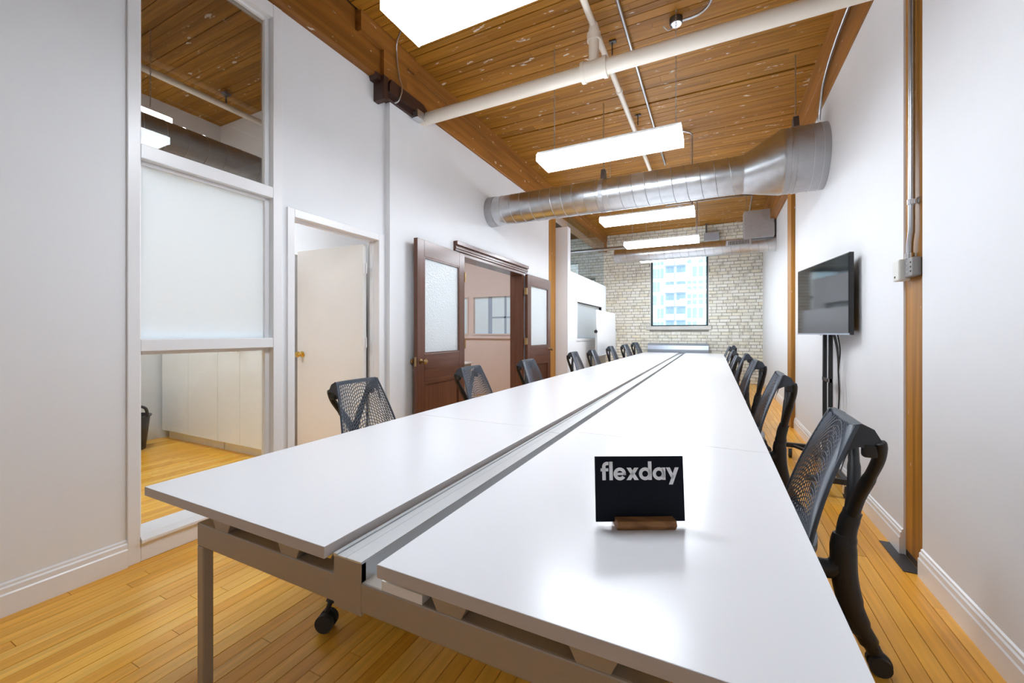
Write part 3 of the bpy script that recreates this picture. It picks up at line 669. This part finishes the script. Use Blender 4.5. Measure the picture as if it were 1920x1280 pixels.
# ------------------------------------------------------------------ the table
TX0, TX1, CH0, CH1 = -1.551, .193, -.752, -.670
TL, TR_ = -.762, -.609
TZ = .735; TY0, TS, TN = .615, 1.25, 8
tb = thing('bench_table', 'very long white double bench table with aluminium cable channel', 'table', (-.68, TY0 + TS * TN / 2, 0))
for k in range(TN):
    a, b = TY0 + k * TS + (.0 if k == 0 else .0012), TY0 + (k + 1) * TS - .0012
    for (x0, x1) in ((TX0, TL), (TR_, TX1)):
        d = B(x0, x1, a, b, TZ - .027, TZ).build('desktop', 'laminate', tb, bevel=.0015)
        d.data.materials.append(M['edge'])
        for p in d.data.polygons:
            if abs(p.normal.z) < .5: p.material_index = 1
    # cable channel: base, left lip, lid halves
    B(CH0, CH1, TY0 + .018 + k * TS, TY0 + .018 + (k + 1) * TS - .002, TZ - .075, TZ - .024).build('channel', 'alu', tb, bevel=.001)
    B(CH0, CH0 + .010, TY0 + .016 + k * TS, TY0 + .016 + (k + 1) * TS - .002, TZ - .024, TZ - .018).build('channel_lip', 'alu', tb)
    B(CH0 + .012, CH0 + .036, TY0 + .017 + k * TS, TY0 + .017 + (k + 1) * TS - .003, TZ - .024, TZ - .0205).build('channel_lid', 'alu', tb)
    B(CH0 + .0375, CH1, TY0 + .017 + k * TS, TY0 + .017 + (k + 1) * TS - .003, TZ - .024, TZ - .020).build('channel_lid', 'alu', tb)
    B(CH1, TR_ + .05, TY0 + .03 + k * TS, TY0 + .02 + (k + 1) * TS, TZ - .085, TZ - .075).build('cable_tray', 'tray', tb)
tag(B(CH1 + .055, CH1 + .16, TY0 + .02, TY0 + .12, TZ - .075, TZ - .045).build('socket_strip', 'white', tb), 'white socket strip')
LX0, LX1, LW = -1.300, -.060, .030
for k, yy in enumerate((TY0 + .018, 2.55, 5.45, 7.68, 9.98)):
    B(LX0, LX1, yy, yy + .040, .607, .671).build('cross_beam', 'frame', tb, bevel=.004)
    B(CH0, CH1 - .0, yy - .001, yy + .014, .60, TZ - .0245).build('channel_end', 'frame', tb, bevel=.001)
    for xx in (LX0, LX1 - LW): B(xx, xx + LW, yy, yy + .028, .0, .607).build('leg', 'frame', tb, bevel=.004)
for xc in (-1.187, -.911, -.449, -.173):
    for yy in (TY0 + .02, 2.55, 5.45, 7.68, 9.98):
        MB().prism([(xc - .048, TZ - .027), (xc + .048, TZ - .027), (xc + .022, .655), (xc + .022, .640), (xc - .022, .640), (xc - .022, .66)], 1, yy, yy + .05).build('bracket', 'frame', tb, bevel=.002)
    B(xc - .02, xc + .02, TY0 + .07, TY0 + 9.93, TZ - .05, TZ - .027).build('rail', 'frame', tb)

# ------------------------------------------------------------------ desk sign
sg = thing('desk_sign', 'black flexday sign standing in an oak block on the table', 'sign', (-.155, 1.03, TZ), math.radians(27.5))
SW, SH = .217, .154
MB().prism([(-.026, 0), (.022, 0), (.027, .010), (.020, .022), (-.030, .022), (-.034, .012)], 0, -.07, .07).build('block', 'oak', sg, local=True, bevel=.001)
tilt = Matrix.Translation((-.007, -.002, .010)) @ Matrix.Rotation(math.radians(-5), 4, 'X')
MB().box(-SW / 2, SW / 2, -.0025, .0025, 0, SH).xf(tilt).build('panel', 'slate', sg, local=True, bevel=.0006)
def arc(cx, cy, r, w_, a0, a1, n=18):
    A = [math.radians(a0 + (a1 - a0) * i / n) for i in range(n + 1)]
    return [[(cx + (r) * math.cos(A[i]), cy + r * math.sin(A[i])), (cx + r * math.cos(A[i + 1]), cy + r * math.sin(A[i + 1])),
             (cx + (r - w_) * math.cos(A[i + 1]), cy + (r - w_) * math.sin(A[i + 1])), (cx + (r - w_) * math.cos(A[i]), cy + (r - w_) * math.sin(A[i]))] for i in range(n)]
def rect(x0, x1, y0, y1): return [[(x0, y0), (x1, y0), (x1, y1), (x0, y1)]]
polys = []; X = 0.
def put(ps, adv):
    global X
    for p in ps: polys.append([(X + a, b) for a, b in p])
    X += adv
st_ = .29
put(rect(.13, .13 + st_, 0, 1.08) + arc(.13 + st_ + .12, 1.08, .41, .27, 90, 180, 10) + rect(.13 + st_ + .12, .66, 1.22, 1.49) + rect(0, .64, .72, .96), .70)
put(rect(.02, .02 + st_, 0, 1.5), .38)
put(arc(.52, .5, .52, .27, 20, 325, 30) + rect(.14, 1.03, .40, .60) + [[(1.01, .68), (.76, .59), (.78, .40), (1.035, .40)]], 1.07)
put([[(0, 0), (.36, 0), (1.02, 1.0), (.67, 1.0)], [(.66, 0), (1.03, 0), (.38, 1.0), (.02, 1.0)]], 1.05)
put(arc(.52, .5, .52, .27, 0, 360, 36) + rect(.78, .78 + st_, 0, 1.5), 1.15)
put(arc(.52, .5, .52, .27, 0, 360, 36) + rect(.78, .78 + st_, 0, 1.0), 1.12)
put([[(.0, 1.0), (.34, 1.0), (.68, .22), (.50, 0.02)], [(.76, 1.0), (1.08, 1.0), (.54, -.38), (.22, -.38)]], 1.08)
sc_ = SW * .885 / X
lm = MB()
for p in polys: lm.prism([(-SW / 2 + SW * .062 + a * sc_, SH - .056 + b * sc_) for a, b in p], 1, -.0032, -.0024)
lm.xf(tilt); lm.build('lettering', 'white', sg, local=True)

# ------------------------------------------------------------------ chairs
CHZ = .90
def bsurf(u, v):
    wv = .171 + .088 * v
    return Vector((-.27 + .125 * v + .014 * math.sin(PI * v) + .03 * u * u * v, u * wv, CHZ - .45 * v + .003 * (1 - u * u) * (1 - v)))
def make_chair():
    c = thing('office_chair', 'x', 'chair', (0, 0, 0), group='mesh back swivel chairs around the table')
    m = MB()
    for k in range(-14, 38):                      # rounded arches
        pts = []
        for i in range(29):
            u = -1 + 2 * i / 28; v = k * .045 + .40 * u * u
            if .02 < v < .99: pts.append(bsurf(u, v))
            else:
                if len(pts) > 2: m.tube(pts, .0026, 4, caps=False)
                pts = []
        if len(pts) > 2: m.tube(pts, .0026, 4, caps=False)
    for k in range(1, 22):                        # upright strands
        u = -1 + 2 * k / 22
        m.tube([bsurf(u, .01 + .98 * i / 16) - Vector((.003, 0, 0)) for i in range(17)], .0021, 4, caps=False)
    bk = m.build('backrest', 'mesh', c, local=True)
    e = MB()
    for s in (-1, 1): e.tube([bsurf(s, i / 16) for i in range(17)], .0065, 6)
    e.tube([bsurf(-1 + i / 10, .995) for i in range(21)], .008, 6)
    e.build('edge_band', 'rail', bk, local=True, smooth=True)
    # folded top rail with rounded cheeks
    t = MB(); n = 16; vs = []
    for i in range(n + 1):
        u = -1 + 2 * i / n; p = bsurf(u, 0)
        for (dx, dz) in ((.008, -.018), (.004, .002), (-.008, .005), (-.015, .001), (-.015, -.005), (-.010, -.001), (.0, -.006)): vs.append(p + Vector((dx - .004, 0, dz)))
    t.add(vs, [(i * 7 + j, i * 7 + (j + 1) % 7, (i + 1) * 7 + (j + 1) % 7, (i + 1) * 7 + j) for i in range(n) for j in range(7)] + [tuple(range(7)), tuple(n * 7 + j for j in range(7))])
    t.build('top_rail', 'rail', bk, local=True, smooth=True)
    for s in (-1, 1):
        ck = MB().prism([(-.262, CHZ - .0), (-.285, CHZ + .004), (-.315, CHZ - .012), (-.335, CHZ - .05), (-.337, CHZ - .075), (-.30, CHZ - .075), (-.275, CHZ - .072), (-.25, CHZ - .085), (-.235, CHZ - .13), (-.228, CHZ - .16)], 1, s * .158, s * .168)
        ck.build('cheek', 'rail', bk, local=True)
        B(-.325, -.285, s * .140, s * .170, CHZ - .105, CHZ - .058).build('bracket', 'black', c, local=True, bevel=.008)
    tw = MB()
    for s in (-1, 1):
        tw.tube(catmull([(-.328, s * .163, CHZ - .050), (-.333, s * .158, CHZ - .068), (-.332, s * .135, CHZ - .12), (-.322, s * .080, CHZ - .20), (-.308, s * .030, CHZ - .28), (-.296, s * .010, CHZ - .35)], 5), [.012, .0165, .0175, .0175, .0175] + [.018] * 10 + [.021] * 11, 10)
    tw.tube(catmull([(-.300, 0, CHZ - .34), (-.284, 0, .50), (-.276, 0, .43), (-.268, 0, .37), (-.235, 0, .335), (-.17, 0, .335), (-.09, 0, .36), (0, 0, .378)], 5), [.026] * 3 + [.028] * 5 + [.031] * 28, 12, squash=(1.1, .92))
    MB().tube(catmull([(-.272, 0, .47), (-.272, 0, .40), (-.275, 0, .32), (-.290, 0, .235), (-.315, 0, .16), (-.345, 0, .10), (-.362, 0, .068)], 4), [.028, .032, .035, .037] + [.037] * 9 + [.033] * 4 + [.028] * 4 + [.022] * 4, 12, squash=(1.1, .9)).build('rear_strut', 'black', c, local=True, smooth=True)
    tw.build('back_tower', 'black', c, local=True, smooth=True)
    # seat
    s_ = MB(); n = 8
    vs, fs = [], []
    def sp_(a, b):
        ax = abs(a); k = 1 - .16 * b * b
        return a, b
    NX, NY = 10, 10
    for lay in (0, 1):
        for i in range(NX + 1):
            for j in range(NY + 1):
                a, b = -1 + 2 * i / NX, -1 + 2 * j / NY
                xx = .04 + .225 * a * math.sqrt(1 - .28 * b * b); yy = .235 * b * math.sqrt(1 - .22 * a * a)
                top = .505 - .03 * (max(0, a) ** 3) - .012 * (1 - a * a) * (1 - b * b) + .008 * b * b
                e = max(abs(a), abs(b)); top -= .02 * e ** 6
                vs.append((xx, yy, top if lay == 0 else top - .045 + .02 * e ** 4))
    W_ = NY + 1; Q = (NX + 1) * W_
    for i in range(NX):
        for j in range(NY):
            q = (i * W_ + j, (i + 1) * W_ + j, (i + 1) * W_ + j + 1, i * W_ + j + 1); fs += [q, tuple(x + Q for x in q[::-1])]
    edge = [(i, 0) for i in range(NX)] + [(NX, j) for j in range(NY)] + [(i, NY) for i in range(NX, 0, -1)] + [(0, j) for j in range(NY, 0, -1)]
    for k, (i, j) in enumerate(edge):
        i2, j2 = edge[(k + 1) % len(edge)]; a, b = i * W_ + j, i2 * W_ + j2; fs.append((a, b, b + Q, a + Q))
    s_.add(vs, fs).build('seat', 'mesh', c, local=True, smooth=True)
    B(-.12, .14, -.09, .09, .375, .452).build('tilt_mechanism', 'black', c, local=True, bevel=.015)
    B(-.13, .18, -.17, .17, .452, .466).build('seat_pan', 'black', c, local=True, bevel=.004)
    T([(0, 0, .18), (0, 0, .38)], .026, 14).build('gas_column', 'black', c, local=True, smooth=True)
    MB().lathe([(.0, .13), (.045, .13), (.055, .18), (.045, .235), (.0, .24)], (0, 0, 0), 2, 20).build('hub', 'black', c, local=True, smooth=True)
    for k in range(5):
        q = PI + k * 2 * PI / 5; R = Matrix.Rotation(q, 4, 'Z')
        MB().tube(catmull([(.03, 0, .195), (.14, 0, .20), (.25, 0, .175), (.32, 0, .125), (.365, 0, .085)], 4), [.030] * 5 + [.027] * 4 + [.024] * 4 + [.02] * 4, 8, squash=(1, .8)).xf(R).build('base_leg', 'black', c, local=True, smooth=True)
        k_ = MB()
        for s in (-.017, .017): k_.tube([(.372, s - .009, .033), (.372, s + .009, .033)], .033, 16)
        k_.tube([(.365, 0, .09), (.365, 0, .06)], .008, 8).tube(catmull([(.40, 0, .03), (.395, 0, .05), (.372, 0, .066), (.345, 0, .055)], 3), .012, 6)
        k_.xf(R); k_.build('caster', 'rubber', c, local=True, smooth=True)
    return c
proto = make_chair()
right = [(1.87, .150, .0, .0, 'black mesh chair nearest the camera on the right of the table'),
         (3.28, .125, .03, -.5, 'black mesh chair second from the camera on the right, before the television stand'),
         (4.80, .105, .03, 2, 'black mesh chair third from the camera on the right of the table'),
         (6.15, .100, .035, -2, 'black mesh chair fourth from the camera on the right, near the narrow post'),
         (7.15, .035, -.045, 3, 'low black mesh chair fifth from the camera on the right of the table'),
         (8.25, .030, .0, 0, 'black mesh chair sixth from the camera on the right of the table'),
         (9.25, .005, .04, 2, 'black mesh chair seventh from the camera on the right of the table'),
         (10.32, .103, .03, -3, 'farthest black mesh chair on the right, by the brick wall')]
left = [(1.92, -1.785, .0, 2, 'black mesh chair in front of the open white door, left of the table'),
        (3.14, -1.690, .0, 3, 'black mesh chair in front of the nearer dark door leaf'),
        (4.25, -1.625, .0, 2, 'black mesh chair in front of the farther dark door leaf'),
        (6.37, -1.760, .0, 2, 'black mesh chair in front of the white pier'),
        (7.42, -1.735, .0, 3, 'black mesh chair left of the whiteboard lower corner'),
        (8.75, -1.700, .03, 1, 'black mesh chair in front of the whiteboard right edge'),
        (9.60, -1.565, .045, -4, 'black mesh chair in front of the brick wall beside the whiteboard'),
        (10.40, -1.47, .08, -5, 'black mesh chair at the far left corner of the table, nearest the grey convector')]
first = True
for (lst, base) in ((right, PI), (left, 0.)):
    for (yy, xx, dz, yaw, lab) in lst:
        c = proto if first else copy_tree(proto); first = False
        c.location = (xx, yy, 0); c.rotation_euler.z = base + math.radians(yaw); c['label'] = lab
        if dz:
            for ch in c.children:
                nm = ch.name.split('.')[0]
                if nm in ('seat', 'backrest', 'back_tower', 'bracket', 'tilt_mechanism', 'seat_pan'): ch.location.z += dz
                if nm == 'gas_column': ch.scale.z = 1 + dz / .38
# low swivel stool whose caster shows below the near cross beam
so = thing('swivel_stool', 'low black stool under the near table end with one caster showing', 'stool', (-1.385, 1.42, 0))
q0 = math.atan2(1.150 - 1.42, -1.41 + 1.385)
MB().lathe([(0, .40), (.15, .40), (.165, .42), (.165, .445), (.14, .46), (0, .465)], (-1.385, 1.42, 0), 2, 28).build('seat', 'black', so, smooth=True)
T([(-1.385, 1.42, .14), (-1.385, 1.42, .40)], .025, 14).build('gas_column', 'black', so, smooth=True)
for k in range(5):
    q = q0 + k * 2 * PI / 5; R = Matrix.Translation((-1.385, 1.42, 0)) @ Matrix.Rotation(q, 4, 'Z')
    MB().tube(catmull([(.02, 0, .19), (.09, 0, .19), (.16, 0, .175), (.22, 0, .15), (.25, 0, .10)], 4), [.030] * 7 + [.022] * 10, 8).xf(R).build('base_leg', 'black', so, smooth=True)
    k_ = MB(); y2 = Matrix.Translation((.27, 0, 0)) @ Matrix.Rotation(math.radians(-62), 4, 'Z')
    for s in (-.019, .019): k_.tube([(0, s - .010, .036), (0, s + .010, .036)], .036, 18)
    k_.tube([(0, 0, .07), (-.015, 0, .11)], .010, 8)
    k_.xf(R @ y2); k_.build('caster', 'rubber', so, smooth=True)

# ------------------------------------------------------------------ television on a rolling stand
N0 = Vector((.85, 3.62)); dv = Vector((-.1586, .9876)).normalized(); TW = .97; TZ0, TZ1 = 1.19, 1.775
ang = math.atan2(dv.y, dv.x)
tvc = N0 + dv * TW / 2
tv = thing('television', 'black flat television facing the table on the right wall side', 'television', (tvc.x, tvc.y, TZ0), ang)
# local +x runs along the screen towards the far end, +y is the room side
B(-TW / 2, TW / 2, -.030, 0, 0, TZ1 - TZ0).build('shell', 'tvback', tv, local=True, bevel=.004)
B(-TW / 2 + .008, TW / 2 - .008, .0, .0015, .014, TZ1 - TZ0 - .008).build('screen', 'screen', tv, local=True)
B(-TW / 2 + .18, TW / 2 - .18, -.062, -.030, .06, .42).build('back_housing', 'tvback', tv, local=True, bevel=.01)
B(-.02, .02, -.004, .0025, -.006, .002).build('logo_tab', 'chrome', tv, local=True)
B(-TW / 2, TW / 2, -.004, .002, 0, .012).build('lower_bezel', 'convector', tv, local=True)
ts = thing('television_stand', 'black rolling television stand with twin poles and casters', 'stand', (.845, 4.24, 0))
for yy in (4.145, 4.335): B(.838, .866, yy - .016, yy + .016, .12, 1.62).build('pole', 'black', ts, bevel=.003)
for zz in (.80, 1.25, 1.6): B(.836, .868, 4.129, 4.351, zz, zz + .03).build('cross_tie', 'chrome' if zz < 1 else 'black', ts)
B(.815, .838, 4.05, 4.43, 1.30, 1.34).build('mount_rail', 'black', ts)
B(.84, .88, 3.72, 4.77, .10, .14).build('base_bar', 'black', ts, bevel=.003)
for yy in (3.72, 4.73):
    B(.62, .84, yy, yy + .04, .10, .14).build('foot', 'black', ts, bevel=.003)
    for xx in (.66, .86):
        k_ = MB().tube([(xx - .012, yy + .02, .042), (xx + .012, yy + .02, .042)], .042, 18); k_.build('caster', 'rubber', ts, smooth=True)
        MB().box(xx - .017, xx - .013, yy + .0, yy + .04, .035, .10).box(xx + .013, xx + .017, yy, yy + .04, .035, .10).build('caster_fork', 'chrome', ts)
MB().tube([(.68, 4.73, .12), (.85, 4.40, .12)], .016, 4).build('brace', 'black', ts); MB().tube([(.68, 3.76, .12), (.85, 4.08, .12)], .016, 4).build('brace', 'black', ts)
for k, (dy, am, lb_) in enumerate(((0, .010, 'nearest'), (-.02, .018, 'middle'), (-.06, .012, 'outermost'))):
    tag(T(catmull([(.84, 4.05 + dy * 2.2, 1.24), (.868, 4.03 + dy * 1.6, 1.08), (.872, 3.985 + am, .9), (.872, 3.99 - am, .72), (.868, 3.995 + am, .52), (.85, 4.04, .30), (.83, 4.06, .15), (.83, 4.06 - .02 * k, .142)], 6), .005, 6).build('power_cable', 'black', smooth=True),
        'black cable hanging below the television, %s of three' % lb_, 'cable', 'cables below the television')

# ------------------------------------------------------------------ whiteboard
wh = thing('whiteboard', 'white rolling whiteboard standing before the low partition', 'whiteboard', (-2.15, 9.12, 0))
B(-2.172, -2.15, 8.25, 10.0, .75, 1.69).build('board', 'board', wh, bevel=.006)
B(-2.15, -2.08, 8.28, 9.97, .735, .75).build('pen_tray', 'alu', wh)
for yy in (8.22, 10.0):
    B(-2.178, -2.14, yy, yy + .03, .05, 1.30).build('upright', 'alu', wh)
    B(-2.34, -2.02, yy, yy + .03, .05, .08).build('foot', 'alu', wh)
    for xx in (-2.32, -2.04): T([(xx, yy + .005, .026), (xx, yy + .025, .026)], .026, 12).build('caster', 'rubber', wh, smooth=True)
T([(-2.16, 8.20, 1.24), (-2.16, 8.22, 1.24)], .035, 16).build('clamp_knob', 'black', wh, smooth=True); T([(-2.16, 10.03, 1.28), (-2.16, 10.05, 1.28)], .03, 16).build('clamp_knob', 'black', wh, smooth=True)

# ------------------------------------------------------------------ storage room behind the glazed screen
def cabinet(label, x0, x1, doors):
    c = thing('cabinet', label, 'cabinet', ((x0 + x1) / 2, 2.72, 0), group='white gloss cabinets')
    B(x0, x1, 2.425, 3.04, .10, 2.0).build('body', 'cabinet', c)
    B(x0 + .012, x1 - .004, 2.47, 3.0, 0, .10).build('plinth', 'cabinet', c)
    n = doors; wd = (x1 - x0) / n
    for k in range(n):
        d = B(x0 + k * wd + .002, x0 + (k + 1) * wd - .002, 2.405, 2.424, .10, 2.0).build('cabinet_door', 'cabinet', c, bevel=.002)
        hx = x0 + (k + 1) * wd - .035 if k % 2 == 0 else x0 + k * wd + .035
        MB().box(hx - .006, hx + .006, 2.365, 2.377, 1.02, 1.22).box(hx - .005, hx + .005, 2.377, 2.405, 1.03, 1.042).box(hx - .005, hx + .005, 2.377, 2.405, 1.198, 1.21).build('handle', 'chrome', d)
cabinet('white gloss cabinet beside the black basket', -5.66, -4.56, 2)
cabinet('white gloss cabinet at the right edge of the lower pane', -4.556, -3.80, 2)
bk = thing('basket', 'black plastic basket with handle holes behind the lower clear pane', 'basket', (-5.42, 2.02, 0))
n = 24; vs = []
for (r, z_) in ((.0, .0), (.13, .0), (.165, .33), (.178, .34), (.178, .35), (.158, .35), (.12, .015), (0, .015)):
    vs += [(-5.42 + r * 1.1 * math.cos(2 * PI * j / n), 2.02 + r * math.sin(2 * PI * j / n), z_) for j in range(n)]
MB().add(vs, [(i * n + j, i * n + (j + 1) % n, (i + 1) * n + (j + 1) % n, (i + 1) * n + j) for i in range(7) for j in range(n)]).build('tub', 'black', bk, smooth=True)
for s in (-1, 1): T(catmull([(-5.42 + s * .19, 1.94, .345), (-5.42 + s * .2, 1.96, .43), (-5.42 + s * .2, 2.02, .46), (-5.42 + s * .2, 2.08, .43), (-5.42 + s * .19, 2.10, .345)], 5), .014, 8).build('handle', 'black', bk, smooth=True)
ds = thing('side_desk', 'white desk corner at the left edge of the lower clear pane', 'desk', (-5.5, 1.55, 0))
B(-5.7, -5.05, 1.1, 1.78, .71, .735).build('top', 'laminate', ds); 
for (a, b) in ((-5.1, 1.73), (-5.1, 1.12), (-5.66, 1.12), (-5.66, 1.73)): B(a, a + .04, b, b + .04, 0, .71).build('leg', 'white', ds)
sdct = thing('spiral_duct', 'grey spiral duct inside the storage room behind the upper pane', 'duct', (-4.2, 1.5, 2.85))
MB().lathe([(.135, -.5), (.135, 3.05)], (-4.2, 0, 2.87), 1, 28).build('pipe', 'galv_dull', sdct, smooth=True)
m = MB()
for k in range(22): m.tube([(-4.2 + .137 * math.cos(q), -.4 + k * .155, 2.87 + .137 * math.sin(q)) for q in [2 * PI * i / 24 for i in range(25)]], .004, 4)
m.build('seam', 'conduit', sdct)
spp = thing('ceiling_pipe', 'cream pipe under the storage room ceiling behind the upper pane', 'pipe', (-4.82, 1.5, 3.7))
T([(-4.82, -1., 3.70), (-4.82, 3.05, 3.70)], .032, 14).build('pipe', 'pipe', spp, smooth=True)
MB().tube([(-4.82, 2.63, 3.70), (-4.82, 2.63, CZ)], .01, 8).lathe([(.05, CZ - .03), (.03, CZ - .05), (.0, CZ - .06)], (-4.82, 2.63, 0), 2, 14).build('hanger', 'darkmetal', spp)

# ------------------------------------------------------------------ office behind the double doorway
od = thing('office_desk', 'white desk end showing through the double doorway', 'desk', (-4.1, 5.4, 0))
B(-4.9, -3.55, 5.0, 5.73, .71, .735).build('top', 'laminate', od, bevel=.002)
B(-3.62, -3.58, 5.02, 5.71, 0, .71).build('leg_panel', 'boxgrey', od); B(-4.88, -4.84, 5.02, 5.71, 0, .71).build('leg_panel', 'boxgrey', od)
B(-4.84, -3.62, 5.66, 5.68, .35, .71).build('modesty_panel', 'tvback', od)
mo = thing('monitor', 'black monitor on the desk inside the office', 'monitor', (-3.75, 5.5, .735))
MB().prism([(5.3, .80), (5.34, .80), (5.40, 1.0), (5.36, 1.0)], 0, -4.1, -3.68).build('screen', 'tvback', mo); B(-3.95, -3.83, 5.28, 5.42, .735, .75).build('foot', 'tvback', mo); B(-3.91, -3.87, 5.34, 5.37, .75, .88).build('neck', 'tvback', mo)

# ------------------------------------------------------------------ building across the street
FY = 95.
fb = thing('apartment_building', 'pale apartment tower with glass balconies outside the brick wall window', 'building', (-7, FY, -14))
B(-34, 22, FY, FY + 14, -14, 44).build('wall', 'facade', fb)
panes = [(-12.1, -11.45), (-11.25, -10.75), (-10.55, -10.0), (-5.1, -4.4), (-4.1, -3.3), (-2.9, -2.1), (-1.7, -.9), (-13.6, -12.6), (-15.2, -14.2), (.2, 1.2), (2.2, 3.2)]
def mk(name, mat, x0, x1, y0, y1, z0, z1): return piece(name, mat, fb, x0, x1, y0, y1, z0, z1)
for k in range(-5, 9):
    z0 = 4.54 + 2.93 * k
    for i, (a, b) in enumerate(panes):
        if (i * 7 + k * 5) % 6 == 0: continue
        mk('window', 'facglass', a, b, FY - .12, FY - .02, z0 + .55, z0 + 2.1); mk('window', 'facglass', a, b, FY - .12, FY - .02, z0, z0 + .42)
    for (a, b) in ((-9.6, -7.75), (-7.35, -5.4)):
        h = (b - a) / 2
        mk('window', 'facglass', a + .1, a + h - .08, FY - .12, FY - .02, z0 + .5, z0 + 2.2); mk('window', 'facglass', a + h + .08, b - .1, FY - .12, FY - .02, z0 + .5, z0 + 2.2)
        mk('balcony_slab', 'facade', a - .1, b + .1, FY - 1.6, FY - .02, z0 - .45, z0 - .22)
        mk('balustrade', 'balglass', a - .05, b + .05, FY - 1.58, FY - 1.52, z0 - .22, z0 + .85)
        mk('balcony_soffit', 'facglass', a, b, FY - 1.2, FY - .1, z0 + 2.3, z0 + 2.42)
